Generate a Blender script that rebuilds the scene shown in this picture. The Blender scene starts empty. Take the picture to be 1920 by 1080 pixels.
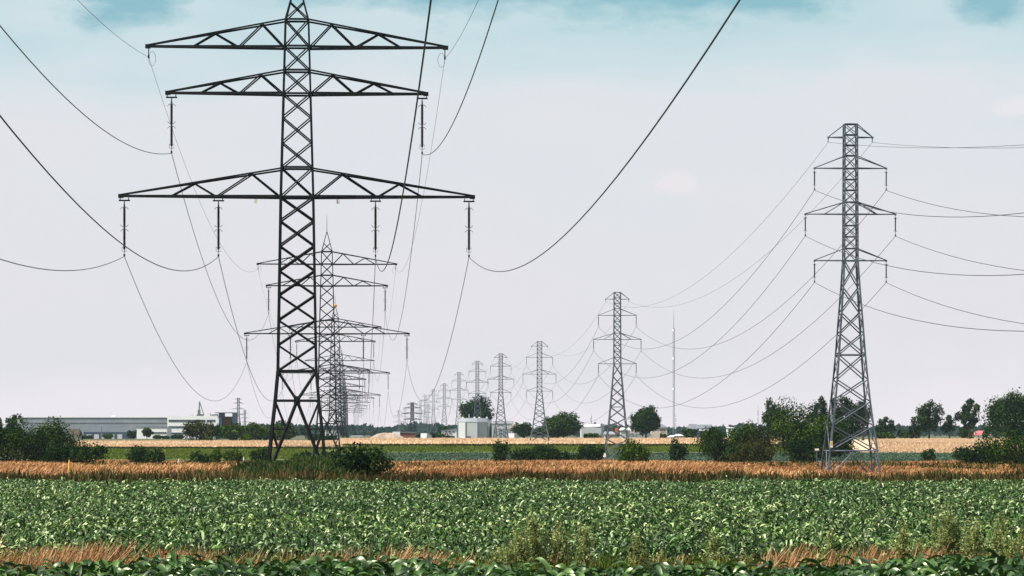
import bpy, math, random
import numpy as np
from mathutils import Vector, Matrix

S = bpy.context.scene
COL = S.collection
F = 6600.0            # focal length in pixels of a 1920 px wide frame
HY = 808.0            # horizon row
CZ = 5.0              # camera height
rng = np.random.default_rng(7)
random.seed(7)

# ------------------------------------------------------------------ camera
cam_d = bpy.data.cameras.new('camera')
cam_d.sensor_width = 36.0
cam_d.lens = F / 1920 * 36.0
cam_d.shift_y = (HY - 540) / 1920
cam_d.clip_start = 0.5
cam_d.clip_end = 30000
cam = bpy.data.objects.new('camera', cam_d)
COL.objects.link(cam)
cam.location = (0, 0, CZ)
cam.rotation_euler = (math.pi / 2, 0, 0)
S.camera = cam
S.view_settings.view_transform = 'Standard'
S.view_settings.look = 'None'
S.view_settings.exposure = 0.55
S.view_settings.gamma = 1.0
S.render.use_motion_blur = False
S.cycles.max_bounces = 6
S.cycles.diffuse_bounces = 2
S.cycles.glossy_bounces = 2
S.cycles.transmission_bounces = 3
S.cycles.volume_bounces = 0

# ------------------------------------------------------------------ sun and sky
SUN_EL = math.radians(54)
SUN_AZ = math.radians(246)      # clockwise from +Y: high on the left
sd = Vector((math.sin(SUN_AZ) * math.cos(SUN_EL), math.cos(SUN_AZ) * math.cos(SUN_EL), math.sin(SUN_EL)))
sl = bpy.data.lights.new('sun', 'SUN')
sl.energy = 5.0
sl.angle = math.radians(0.5)
sl.color = (1.0, 0.95, 0.86)
so = bpy.data.objects.new('sun', sl)
COL.objects.link(so)
so.rotation_euler = sd.to_track_quat('Z', 'Y').to_euler()

W = bpy.data.worlds.new('World')
S.world = W
W.use_nodes = True
nt = W.node_tree
nt.nodes.clear()
N = nt.nodes.new
L = nt.links.new
out = N('ShaderNodeOutputWorld')
bg = N('ShaderNodeBackground')
bg.inputs['Strength'].default_value = 0.1
L(bg.outputs[0], out.inputs[0])
sky = N('ShaderNodeTexSky')
sky.sky_type = 'NISHITA'
sky.sun_disc = False
sky.sun_elevation = SUN_EL
sky.sun_rotation = SUN_AZ
sky.dust_density = 2.0
tc = N('ShaderNodeTexCoord')
sep = N('ShaderNodeSeparateXYZ')
L(tc.outputs['Generated'], sep.inputs[0])


def wmath(op, a, b=None, c=None):
    n = N('ShaderNodeMath')
    n.operation = op
    for i, v in enumerate((a, b, c)):
        if v is None:
            continue
        if isinstance(v, (int, float)):
            n.inputs[i].default_value = v
        else:
            L(v, n.inputs[i])
    return n.outputs[0]


def wnoise(sx, sz, scale, detail, rough, off=0.0):
    m = N('ShaderNodeMapping')
    m.inputs['Scale'].default_value = (sx, sx, sz)
    m.inputs['Location'].default_value = (off, off * .7, off * .3)
    L(tc.outputs['Generated'], m.inputs[0])
    n = N('ShaderNodeTexNoise')
    n.inputs['Scale'].default_value = scale
    n.inputs['Detail'].default_value = detail
    n.inputs['Roughness'].default_value = rough
    L(m.outputs[0], n.inputs['Vector'])
    return n.outputs['Fac']


def wmix(fac, a, b):
    n = N('ShaderNodeMix')
    n.data_type = 'RGBA'
    L(fac, n.inputs[0])
    for s, v in ((6, a), (7, b)):
        if isinstance(v, tuple):
            n.inputs[s].default_value = (*v, 1)
        else:
            L(v, n.inputs[s])
    return n.outputs[2]


def wramp(fac, stops):
    n = N('ShaderNodeValToRGB')
    e = n.color_ramp.elements
    while len(e) < len(stops):
        e.new(0.5)
    for el, (p, c) in zip(e, stops):
        el.position = p
        el.color = (*c, 1) if isinstance(c, tuple) else (c, c, c, 1)
    L(fac, n.inputs[0])
    return n.outputs[0]


big = wnoise(1, 3.2, 11, 4, .5, 3.1)
mid = wnoise(1, 3.0, 26, 5, .55, 9.4)
# height above the horizon, wobbled by the noise so the bands are cloud edges
hz = wmath('ADD', sep.outputs['Z'], wmath('MULTIPLY', wmath('SUBTRACT', big, 0.5), 0.075))
hz = wmath('ADD', hz, wmath('MULTIPLY', wmath('SUBTRACT', mid, 0.5), 0.02))
veil = wramp(wmath('MULTIPLY', hz, 4.0), [
    (0.00, (6.2, 5.75, 5.95)), (0.10, (5.5, 5.3, 5.5)), (0.25, (5.3, 5.3, 5.55)), (0.36, (5.1, 5.35, 5.65)),
    (0.44, (4.2, 5.1, 5.4)), (0.53, (3.2, 4.6, 4.9)), (0.64, (2.5, 4.1, 4.5))])
# darker teal gaps between the clouds and small bright cumulus, each a soft noisy patch in a direction of the sky
def patch(u0, v0, a, b_, amp):
    du = wmath('DIVIDE', wmath('SUBTRACT', sep.outputs['X'], u0), a)
    dv = wmath('DIVIDE', wmath('SUBTRACT', sep.outputs['Z'], v0), b_)
    r2 = wmath('SQRT', wmath('ADD', wmath('MULTIPLY', du, du), wmath('MULTIPLY', dv, dv)))
    return wmath('ADD', wmath('SUBTRACT', 1.0, r2), wmath('MULTIPLY', wmath('SUBTRACT', edge, 0.5), amp))


edge = wnoise(1, 2.4, 42, 6, .6, 5.2)
gaps = None
for (px, py, a, b_) in ((270, 5, 150, 60), (600, -30, 120, 70), (860, -10, 230, 62), (1220, -2, 230, 66), (1430, 8, 170, 56), (1860, 0, 110, 60)):
    m_ = patch((px - 960) / F, (HY - py) / F, a / F, b_ / F, 2.6)
    if py > 100:
        m_ = wmath('SUBTRACT', m_, 0.62)
    gaps = m_ if gaps is None else wmath('MAXIMUM', gaps, m_)
gap = wramp(wmath('ADD', gaps, 0.0), [(0.02, 0.0), (0.75, 1.0)])
veil = wmix(wmath('MULTIPLY', gap, 0.85), veil, (1.55, 3.35, 3.95))
puffs = None
for (px, py, a, b_) in ((1905, 205, 50, 26), (1270, 345, 42, 20)):
    m_ = patch((px - 960) / F, (HY - py) / F, a / F, b_ / F, 3.0)
    puffs = m_ if puffs is None else wmath('MAXIMUM', puffs, m_)
puff = wramp(puffs, [(0.05, 0.0), (0.6, 1.0)])
veil = wmix(wmath('MULTIPLY', puff, 0.42), veil, (6.3, 5.75, 5.8))
up = wramp(sep.outputs['Z'], [(0.14, 0.0), (0.32, 1.0)])
half = N('ShaderNodeValue')
half.outputs[0].default_value = 0.55
thin = wmix(half.outputs[0], sky.outputs[0], (2.7, 2.65, 2.55))   # thin cloud over the whole upper sky
L(wmix(up, veil, thin), bg.inputs['Color'])

# ------------------------------------------------------------------ helpers


def tag(o, label=None, cat=None, group=None, kind=None):
    if label:
        o['label'] = label
    if cat:
        o['category'] = cat
    if group:
        o['group'] = group
    if kind:
        o['kind'] = kind
    return o


def empty(name, loc, label, cat, group=None, rz=0.0):
    o = bpy.data.objects.new(name, None)
    COL.objects.link(o)
    o.location = loc
    o.rotation_euler = (0, 0, rz)
    o.empty_display_size = 0.5
    return tag(o, label, cat, group)


class MB:
    def __init__(self):
        self.v = []
        self.f = []

    def add(self, vs, fs):
        b = len(self.v)
        self.v += [tuple(p) for p in vs]
        self.f += [tuple(i + b for i in q) for q in fs]
        return self

    def box(self, c, s, rz=0.0):
        hx, hy, hz_ = s[0] / 2, s[1] / 2, s[2] / 2
        ca, sa = math.cos(rz), math.sin(rz)
        vs = []
        for z in (-hz_, hz_):
            for x, y in ((-hx, -hy), (hx, -hy), (hx, hy), (-hx, hy)):
                vs.append((c[0] + x * ca - y * sa, c[1] + x * sa + y * ca, c[2] + z))
        return self.add(vs, [(0, 3, 2, 1), (4, 5, 6, 7), (0, 1, 5, 4), (1, 2, 6, 5), (2, 3, 7, 6), (3, 0, 4, 7)])

    def beam(self, p, q, w, n=None, L_=True):
        """angle-section bar from p to q, corner turned toward n"""
        p, q = Vector(p), Vector(q)
        d = (q - p)
        if d.length < 1e-4:
            return self
        d.normalize()
        a = Vector(n) if n is not None else Vector((0, -1, 0.01))
        a = a - d * a.dot(d)
        if a.length < 1e-3:
            a = d.orthogonal()
        a.normalize()
        b = d.cross(a)
        if L_:
            u = (a + b).normalized()
            v = (a - b).normalized()
            t = w * 0.16
            prof = [(0, 0), (-w, 0), (-w, -t), (-t, -t), (-t, -w), (0, -w)]
            o = w * 0.35
            prof = [(x + o, y + o) for x, y in prof]
        else:
            u, v = a, b
            h = w / 2
            prof = [(h, h), (-h, h), (-h, -h), (h, -h)]
        k = len(prof)
        vs = [p + u * x + v * y for x, y in prof] + [q + u * x + v * y for x, y in prof]
        fs = [(i, (i + 1) % k, k + (i + 1) % k, k + i) for i in range(k)]
        fs += [tuple(range(k))[::-1], tuple(range(k, 2 * k))]
        return self.add(vs, fs)

    def tube(self, pts, r, k=6, taper=None, caps=True):
        pts = [Vector(p) for p in pts]
        vs, fs = [], []
        n = len(pts)
        for i, p in enumerate(pts):
            d = (pts[min(i + 1, n - 1)] - pts[max(i - 1, 0)]).normalized()
            a = d.cross(Vector((0.13, 0.31, 1)) if abs(d.z) < .9 else Vector((1, .2, 0))).normalized()
            b = d.cross(a)
            rr = r if taper is None else taper[i]
            for j in range(k):
                an = 2 * math.pi * j / k
                vs.append(p + a * (rr * math.cos(an)) + b * (rr * math.sin(an)))
        for i in range(n - 1):
            for j in range(k):
                j2 = (j + 1) % k
                fs.append((i * k + j, i * k + j2, (i + 1) * k + j2, (i + 1) * k + j))
        if caps:
            fs += [tuple(range(k))[::-1], tuple(range((n - 1) * k, n * k))]
        return self.add(vs, fs)

    def lathe(self, x, y, prof, k=10):
        vs, fs = [], []
        for r, z in prof:
            for j in range(k):
                a = 2 * math.pi * j / k
                vs.append((x + r * math.cos(a), y + r * math.sin(a), z))
        for i in range(len(prof) - 1):
            for j in range(k):
                j2 = (j + 1) % k
                fs.append((i * k + j, i * k + j2, (i + 1) * k + j2, (i + 1) * k + j))
        fs += [tuple(range(k))[::-1], tuple(range((len(prof) - 1) * k, len(prof) * k))]
        return self.add(vs, fs)

    def prism(self, poly, y0, y1):
        """poly of (x, z) pushed from y0 to y1"""
        k = len(poly)
        vs = [(x, y0, z) for x, z in poly] + [(x, y1, z) for x, z in poly]
        fs = [(i, (i + 1) % k, k + (i + 1) % k, k + i) for i in range(k)] + [tuple(range(k))[::-1], tuple(range(k, 2 * k))]
        return self.add(vs, fs)

    def build(self, name, mat, parent=None, smooth=False):
        me = bpy.data.meshes.new(name)
        me.from_pydata(self.v, [], self.f)
        me.materials.append(mat)
        if smooth:
            me.polygons.foreach_set('use_smooth', [True] * len(me.polygons))
        me.update()
        o = bpy.data.objects.new(name, me)
        COL.objects.link(o)
        if parent is not None:
            o.parent = parent
        return o


def np_mesh(name, verts, quads, mat, parent=None, smooth=False, k=4):
    me = bpy.data.meshes.new(name)
    verts = np.ascontiguousarray(verts, dtype=np.float32).reshape(-1, 3)
    quads = np.ascontiguousarray(quads, dtype=np.int32).reshape(-1, k)
    me.vertices.add(len(verts))
    me.vertices.foreach_set('co', verts.ravel())
    me.loops.add(quads.size)
    me.loops.foreach_set('vertex_index', quads.ravel())
    me.polygons.add(len(quads))
    me.polygons.foreach_set('loop_start', np.arange(0, quads.size, k, dtype=np.int32))
    if smooth:
        me.polygons.foreach_set('use_smooth', np.ones(len(quads), dtype=bool))
    me.materials.append(mat)
    me.update(calc_edges=True)
    o = bpy.data.objects.new(name, me)
    COL.objects.link(o)
    if parent is not None:
        o.parent = parent
    return o


# ------------------------------------------------------------------ materials
def new_mat(name):
    m = bpy.data.materials.new(name)
    m.use_nodes = True
    t = m.node_tree
    b = t.nodes['Principled BSDF']
    return m, t, b


def noisy_mat(name, c1, c2, scale=1.0, rough=.8, detail=4, c3=None, bump=0.0, stretch=(1, 1, 1), metallic=0.0, spec=.5, lo=.35, hi=.65, fine=None):
    m, t, b = new_mat(name)
    tcn = t.nodes.new('ShaderNodeTexCoord')
    mp = t.nodes.new('ShaderNodeMapping')
    mp.inputs['Scale'].default_value = stretch
    n = t.nodes.new('ShaderNodeTexNoise')
    n.inputs['Scale'].default_value = scale
    n.inputs['Detail'].default_value = detail
    n.inputs['Roughness'].default_value = .6
    r = t.nodes.new('ShaderNodeValToRGB')
    r.color_ramp.elements[0].position = lo
    r.color_ramp.elements[0].color = (*c1, 1)
    r.color_ramp.elements[1].position = hi
    r.color_ramp.elements[1].color = (*c2, 1)
    if c3:
        e = r.color_ramp.elements.new((lo + hi) / 2)
        e.color = (*c3, 1)
    t.links.new(tcn.outputs['Object'], mp.inputs[0])
    t.links.new(mp.outputs[0], n.inputs['Vector'])
    t.links.new(n.outputs['Fac'], r.inputs[0])
    col = r.outputs[0]
    if fine:
        n2 = t.nodes.new('ShaderNodeTexNoise')
        n2.inputs['Scale'].default_value = fine[0]
        n2.inputs['Detail'].default_value = 3
        t.links.new(mp.outputs[0], n2.inputs['Vector'])
        mx = t.nodes.new('ShaderNodeMix')
        mx.data_type = 'RGBA'
        r2 = t.nodes.new('ShaderNodeValToRGB')
        r2.color_ramp.elements[0].position = .5
        r2.color_ramp.elements[0].color = (0, 0, 0, 1)
        r2.color_ramp.elements[1].position = .62
        t.links.new(n2.outputs['Fac'], r2.inputs[0])
        t.links.new(r2.outputs[0], mx.inputs[0])
        t.links.new(col, mx.inputs[6])
        mx.inputs[7].default_value = (*fine[1], 1)
        col = mx.outputs[2]
    t.links.new(col, b.inputs['Base Color'])
    b.inputs['Roughness'].default_value = rough
    b.inputs['Metallic'].default_value = metallic
    b.inputs['Specular IOR Level'].default_value = spec
    if bump:
        bp = t.nodes.new('ShaderNodeBump')
        bp.inputs['Strength'].default_value = 1.0
        bp.inputs['Distance'].default_value = bump
        t.links.new(n.outputs['Fac'], bp.inputs['Height'])
        t.links.new(bp.outputs[0], b.inputs['Normal'])
    return m


def leaf_mat(name, cols, rough=.55, spec=.4, trans=.25, patch=0.25, patch_cols=None, gloss=0.0):
    """colour varies per leaf (random per island) and in patches over the crown"""
    m, t, b = new_mat(name)
    g = t.nodes.new('ShaderNodeNewGeometry')
    r = t.nodes.new('ShaderNodeValToRGB')
    e = r.color_ramp.elements
    while len(e) < len(cols):
        e.new(.5)
    for i, (el, c) in enumerate(zip(e, cols)):
        el.position = i / (len(cols) - 1)
        el.color = (*c, 1)
    t.links.new(g.outputs['Random Per Island'], r.inputs[0])
    col = r.outputs[0]
    if patch_cols:
        tcn = t.nodes.new('ShaderNodeTexCoord')
        n = t.nodes.new('ShaderNodeTexNoise')
        n.inputs['Scale'].default_value = patch
        n.inputs['Detail'].default_value = 3
        t.links.new(tcn.outputs['Object'], n.inputs['Vector'])
        r2 = t.nodes.new('ShaderNodeValToRGB')
        r2.color_ramp.elements[0].position = .42
        r2.color_ramp.elements[0].color = (*patch_cols[0], 1)
        r2.color_ramp.elements[1].position = .6
        r2.color_ramp.elements[1].color = (*patch_cols[1], 1)
        t.links.new(n.outputs['Fac'], r2.inputs[0])
        mx = t.nodes.new('ShaderNodeMix')
        mx.data_type = 'RGBA'
        mx.blend_type = 'MULTIPLY'
        mx.inputs[0].default_value = 1
        t.links.new(col, mx.inputs[6])
        t.links.new(r2.outputs[0], mx.inputs[7])
        col = mx.outputs[2]
    # matt leaf with a little waxy gloss
    t.nodes.remove(b)
    sh = t.nodes.new('ShaderNodeBsdfDiffuse')
    t.links.new(col, sh.inputs['Color'])
    sh = sh.outputs[0]
    if trans:
        tr = t.nodes.new('ShaderNodeBsdfTranslucent')
        t.links.new(col, tr.inputs['Color'])
        ms = t.nodes.new('ShaderNodeMixShader')
        ms.inputs[0].default_value = trans
        t.links.new(sh, ms.inputs[1])
        t.links.new(tr.outputs[0], ms.inputs[2])
        sh = ms.outputs[0]
    if gloss:
        gl = t.nodes.new('ShaderNodeBsdfAnisotropic')
        gl.inputs['Color'].default_value = (.88, 1, .72, 1)
        gl.inputs['Roughness'].default_value = rough
        ms = t.nodes.new('ShaderNodeMixShader')
        ms.inputs[0].default_value = gloss
        t.links.new(sh, ms.inputs[1])
        t.links.new(gl.outputs[0], ms.inputs[2])
        sh = ms.outputs[0]
    t.links.new(sh, t.nodes['Material Output'].inputs[0])
    return m


M = {}
M['steel_dark'] = noisy_mat('painted_steel', (.003, .006, .007), (.010, .014, .015), 1.3, .7, spec=.15)
M['steel_galv'] = noisy_mat('galvanised_steel', (.045, .068, .09), (.12, .15, .18), .9, .7, metallic=.1, spec=.3)
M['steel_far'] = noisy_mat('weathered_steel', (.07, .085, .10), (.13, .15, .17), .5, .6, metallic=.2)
M['wire'] = noisy_mat('aluminium_wire', (.035, .038, .045), (.07, .07, .08), .2, .5, metallic=.3)
M['insul'] = noisy_mat('glazed_insulator', (.006, .007, .012), (.02, .02, .03), 4, .35)
M['orange'] = noisy_mat('marker_orange', (.62, .2, .04), (.75, .28, .07), 2, .5)
M['yellow'] = noisy_mat('yellow_paint', (.75, .38, .02), (.85, .48, .04), 3, .5)
M['white'] = noisy_mat('white_wall', (.82, .82, .82), (.90, .90, .90), .4, .7)
M['plate'] = noisy_mat('plate_paint', (.7, .7, .62), (.8, .78, .7), 4, .5)
M['glass'] = noisy_mat('dark_glazing', (.02, .04, .06), (.07, .11, .14), .5, .2)
M['bark'] = noisy_mat('bark', (.03, .025, .02), (.09, .07, .05), 2, .9)
M['corn'] = leaf_mat('corn_leaf', [(.001, .007, .001), (.002, .014, .001), (.005, .032, .002), (.012, .060, .004), (.035, .11, .008), (.12, .22, .035), (.58, .66, .38)], .46, .75, .12, .05, [(.7, .8, .75), (1.15, 1.1, .95)], gloss=.085)  # pale last stop puts sunlit highlights into the colour of random leaves
M['corn_near'] = leaf_mat('corn_leaf_near', [(.002, .012, .002), (.006, .030, .003), (.012, .055, .004), (.028, .09, .008), (.09, .18, .03)], .42, .75, .15, gloss=.115)
M['drygrass'] = leaf_mat('dry_grass', [(.13, .075, .03), (.36, .19, .085), (.60, .36, .16), (.74, .52, .29)], .8, .2, .25, .03, [(.66, .52, .50), (1.12, 1.08, 1.02)])
M['redgrass'] = leaf_mat('reddish_grass', [(.10, .10, .02), (.26, .13, .05), (.42, .20, .10), (.55, .32, .17), (.66, .50, .30)], .8, .2, .25, .12, [(.7, .7, .6), (1.1, 1, 1)])
M['meadowgrass'] = leaf_mat('meadow_grass_blade', [(.05, .085, .012), (.10, .15, .02), (.19, .21, .04)], .85, .1, .2)
M['edgeweed'] = leaf_mat('edge_weed', [(.03, .04, .01), (.06, .075, .015), (.12, .09, .035), (.26, .16, .07)], .8, .15, .2, .12, [(.6, .6, .6), (1.1, 1.1, 1.1)])
M['greengrass'] = leaf_mat('tall_green_grass', [(.012, .03, .008), (.03, .06, .014), (.06, .10, .025), (.12, .12, .05)], .7, .3, .25)
M['wheat'] = leaf_mat('ripe_wheat', [(.48, .34, .20), (.66, .50, .34), (.78, .62, .45)], .85, .2, .2, .02, [(.88, .85, .82), (1.06, 1.05, 1.05)])
M['crop'] = leaf_mat('beet_leaf', [(.035, .07, .04), (.06, .115, .065), (.16, .21, .15)], .5, .5, .15)
M['weed'] = leaf_mat('mugwort_leaf', [(.09, .14, .035), (.20, .28, .075), (.34, .40, .14), (.5, .46, .22)], .85, .1, .3)
M['olive'] = leaf_mat('olive_leaf', [(.010, .018, .004), (.035, .048, .010), (.10, .10, .025)], .75, .12, .15, .25, [(.7, .75, .7), (1.2, 1.1, 1)])
M['leafA'] = leaf_mat('green_leaf', [(.003, .014, .004), (.017, .048, .007), (.085, .135, .018)], .75, .12, .14, .3, [(.6, .7, .7), (1.3, 1.2, 1.0)])
M['leafB'] = leaf_mat('dark_leaf', [(.002, .010, .005), (.010, .032, .009), (.05, .088, .016)], .75, .12, .1, .3, [(.7, .75, .8), (1.2, 1.15, 1.0)])
M['leafC'] = leaf_mat('bright_leaf', [(.008, .024, .003), (.035, .075, .007), (.11, .17, .02)], .75, .12, .15, .3, [(.6, .65, .6), (1.2, 1.15, 1.0)])
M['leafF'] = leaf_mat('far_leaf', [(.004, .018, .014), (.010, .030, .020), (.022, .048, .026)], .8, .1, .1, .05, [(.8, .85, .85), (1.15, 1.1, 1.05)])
M['ground'] = noisy_mat('meadow_soil', (.05, .065, .02), (.12, .11, .05), .08, .95, c3=(.07, .085, .03), fine=(1.5, (.05, .06, .02)))
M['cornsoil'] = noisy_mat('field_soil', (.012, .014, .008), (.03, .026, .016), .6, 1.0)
M['ochre'] = noisy_mat('dry_meadow', (.24, .12, .05), (.46, .26, .12), .11, .95, c3=(.35, .2, .09), fine=(1.1, (.16, .09, .05)))
M['teal'] = noisy_mat('crop_soil', (.045, .075, .045), (.08, .115, .075), .05, .9, fine=(.9, (.13, .17, .12)))
M['meadow'] = noisy_mat('green_meadow', (.09, .13, .02), (.20, .21, .05), .04, .9, c3=(.12, .16, .03), stretch=(.35, 1, 1), fine=(.7, (.05, .075, .015)))
M['wheatg'] = noisy_mat('wheat_ground', (.58, .43, .29), (.74, .58, .42), .04, .95, stretch=(.3, 1, 1), fine=(.8, (.50, .35, .22)))
M['sand'] = noisy_mat('sand_heap', (.26, .19, .15), (.42, .33, .27), .35, .95, bump=.3)
M['cladding'] = None


def cladding(name, c1, c2, pitch=1.0, rough=.55):
    """sheet cladding with standing seams"""
    m, t, b = new_mat(name)
    tcn = t.nodes.new('ShaderNodeTexCoord')
    w = t.nodes.new('ShaderNodeTexWave')
    w.wave_type = 'BANDS'
    w.bands_direction = 'X'
    w.inputs['Scale'].default_value = pitch
    w.inputs['Distortion'].default_value = 0
    n = t.nodes.new('ShaderNodeTexNoise')
    n.inputs['Scale'].default_value = .25
    n.inputs['Detail'].default_value = 5
    t.links.new(tcn.outputs['Object'], w.inputs[0])
    t.links.new(tcn.outputs['Object'], n.inputs[0])
    r = t.nodes.new('ShaderNodeValToRGB')
    r.color_ramp.elements[0].position = .3
    r.color_ramp.elements[0].color = (*c1, 1)
    r.color_ramp.elements[1].position = .7
    r.color_ramp.elements[1].color = (*c2, 1)
    t.links.new(n.outputs['Fac'], r.inputs[0])
    bp = t.nodes.new('ShaderNodeBump')
    bp.inputs['Distance'].default_value = .08
    t.links.new(w.outputs['Fac'], bp.inputs['Height'])
    t.links.new(r.outputs[0], b.inputs['Base Color'])
    t.links.new(bp.outputs[0], b.inputs['Normal'])
    b.inputs['Roughness'].default_value = rough
    return m


M['clad'] = cladding('grey_cladding', (.24, .27, .30), (.31, .34, .37), .9)
M['clad_light'] = cladding('light_cladding', (.52, .54, .56), (.62, .63, .64), 1.2)
M['clad_dark'] = cladding('navy_cladding', (.03, .06, .10), (.05, .085, .13), .9)
M['roof_grey'] = noisy_mat('grey_roof', (.12, .14, .17), (.2, .22, .25), .5, .7)
M['roof_red'] = noisy_mat('red_roof', (.42, .10, .12), (.52, .15, .16), .5, .8)
M['cream'] = noisy_mat('cream_render', (.55, .46, .40), (.66, .56, .48), .4, .85)
M['brick'] = noisy_mat('brick_wall', (.16, .05, .045), (.24, .08, .06), .8, .9)
M['redsign'] = noisy_mat('red_sign', (.5, .08, .05), (.6, .12, .07), 1, .5)

# ------------------------------------------------------------------ terrain profile
GD = np.array([-200, 0, 40, 250, 286, 330, 400, 500, 573, 645, 700, 750, 796, 900, 1000, 1200, 1600, 2500, 9000.])
GR = np.array([-5, -5, -5, -5, -4.35, -4.3, -4.55, -5.2, -5.55, -5.2, -4.5, -3.65, -2.95, -2.72, -2.58, -2.75, -3.5, -4.4, -5.])


def g(D):
    return CZ + np.interp(D, GD, GR)


_DD = np.arange(255, 2500, 1.0)
_YY = HY - F * (g(_DD) - CZ) / _DD


def d_at(y):
    """distance at which the ground is seen at row y (ground beyond the corn)"""
    i = np.argmax(_YY <= y)
    return float(_DD[i])


def X(px, D):
    return (px - 960) / F * D


def Zp(py, D):
    return CZ + (HY - py) / F * D


def sheet(name, mat, cols, dz, rows=24):
    """cols: list of (px, Dnear, Dfar); follows the terrain profile"""
    px = np.linspace(cols[0][0], cols[-1][0], max(2, int((cols[-1][0] - cols[0][0]) / 8)))
    c = np.array(cols, float)
    dn = np.interp(px, c[:, 0], c[:, 1])
    df = np.interp(px, c[:, 0], c[:, 2])
    # wavering field edges
    dn = dn + 2.0 * np.sin(px * .045) + 1.2 * np.sin(px * .13 + 1)
    df = df + 2.0 * np.sin(px * .038 + 2) + 1.2 * np.sin(px * .11)
    t = np.linspace(0, 1, rows)
    D = dn[None, :] * (1 - t[:, None]) + df[None, :] * t[:, None]
    V = np.stack([(px[None, :] - 960) / F * D, D, g(D) + dz], -1)
    n, m = D.shape
    i = np.arange(n * m).reshape(n, m)
    Q = np.stack([i[:-1, :-1], i[:-1, 1:], i[1:, 1:], i[1:, :-1]], -1)
    o = np_mesh(name, V, Q, mat)
    return tag(o, kind='structure')


ys = np.unique(np.concatenate([np.linspace(-150, 250, 20), np.arange(250, 1700, 12), np.linspace(1700, 5600, 20)]))
xs = np.linspace(-2400, 2400, 41)
GV = np.stack([np.repeat(xs[None, :], len(ys), 0), np.repeat(ys[:, None], len(xs), 1), np.repeat(g(ys)[:, None], len(xs), 1)], -1)
ii = np.arange(len(ys) * len(xs)).reshape(len(ys), len(xs))
tag(np_mesh('ground', GV, np.stack([ii[:-1, :-1], ii[:-1, 1:], ii[1:, 1:], ii[1:, :-1]], -1), M['ground']), kind='structure')

dd = d_at
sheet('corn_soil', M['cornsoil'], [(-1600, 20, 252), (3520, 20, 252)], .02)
sheet('dry_meadow_ground', M['ochre'], [(-200, 254, 600), (480, 254, 585), (700, 254, 575), (2120, 254, 600)], .05, 60)
sheet('crop_field', M['teal'], [(560, dd(867), dd(851)), (1660, dd(868), dd(849)), (2000, dd(865), dd(853))], .16)
sheet('green_meadow', M['meadow'], [(150, dd(863), dd(840)), (560, dd(863), dd(841)), (700, dd(851), dd(839)), (1640, dd(849), dd(838))], .10, 40)
sheet('wheat_field', M['wheatg'], [(100, dd(843), dd(831)), (500, dd(841), dd(829.5)), (640, dd(838), dd(826.5)), (960, dd(836), dd(825.2)), (1500, dd(835.5), dd(825))], .16, 40)
sheet('wheat_field', M['wheatg'], [(1560, dd(847), dd(826.5)), (1640, dd(850), dd(825.3)), (1800, dd(855), dd(825)), (1990, dd(852), dd(825))], .22, 40)

# ------------------------------------------------------------------ crops and grass (numpy leaf strips)


def strips(P, az, Lr, up, droop, wid, K, twist, lean=0.0, V3=False):
    """arching leaves: P (n,3) roots, az azimuth, Lr length, up rise, droop, wid width. returns verts, quads"""
    n = len(P)
    t = np.linspace(0, 1, K + 1)[None, :]
    dirx, diry = np.cos(az)[:, None], np.sin(az)[:, None]
    r = Lr[:, None] * (t ** 0.9) * .75
    z = Lr[:, None] * (up[:, None] * t - droop[:, None] * t ** 2)
    cx = P[:, 0:1] + dirx * r
    cy = P[:, 1:2] + diry * r
    cz = P[:, 2:3] + z
    w = wid[:, None] * np.maximum(.06, np.sin(np.clip(t * 2.7 + .38, 0, math.pi))) * .5
    tw = twist[:, None] * t
    sx, sy, sz = -diry * np.cos(tw), dirx * np.cos(tw), np.sin(tw)
    A = np.stack([cx - sx * w, cy - sy * w, cz - sz * w], -1)
    B = np.stack([cx + sx * w, cy + sy * w, cz + sz * w], -1)
    if V3:
        Cc = np.stack([cx, cy, cz - w * .45], -1)
        V = np.stack([A, Cc, B], 2)
        m = 3
    else:
        V = np.stack([A, B], 2)
        m = 2
    V = V.reshape(n, (K + 1) * m, 3)
    q = []
    for k in range(K):
        for j in range(m - 1):
            q.append((k * m + j, k * m + j + 1, (k + 1) * m + j + 1, (k + 1) * m + j))
    q = np.array(q)
    Q = (np.arange(n) * ((K + 1) * m))[:, None, None] + q[None]
    return V.reshape(-1, 3), Q.reshape(-1, 4)


def field_points(d0, d1, dens, margin=1.25, lo=-.16, hi=.16):
    a = (hi - lo) * margin * .5
    area = a * (d1 ** 2 - d0 ** 2)
    n = int(area * dens)
    D = np.sqrt(rng.uniform(d0 ** 2, d1 ** 2, n))
    u = rng.uniform(lo * margin, hi * margin, n)
    return u * D, D


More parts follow.
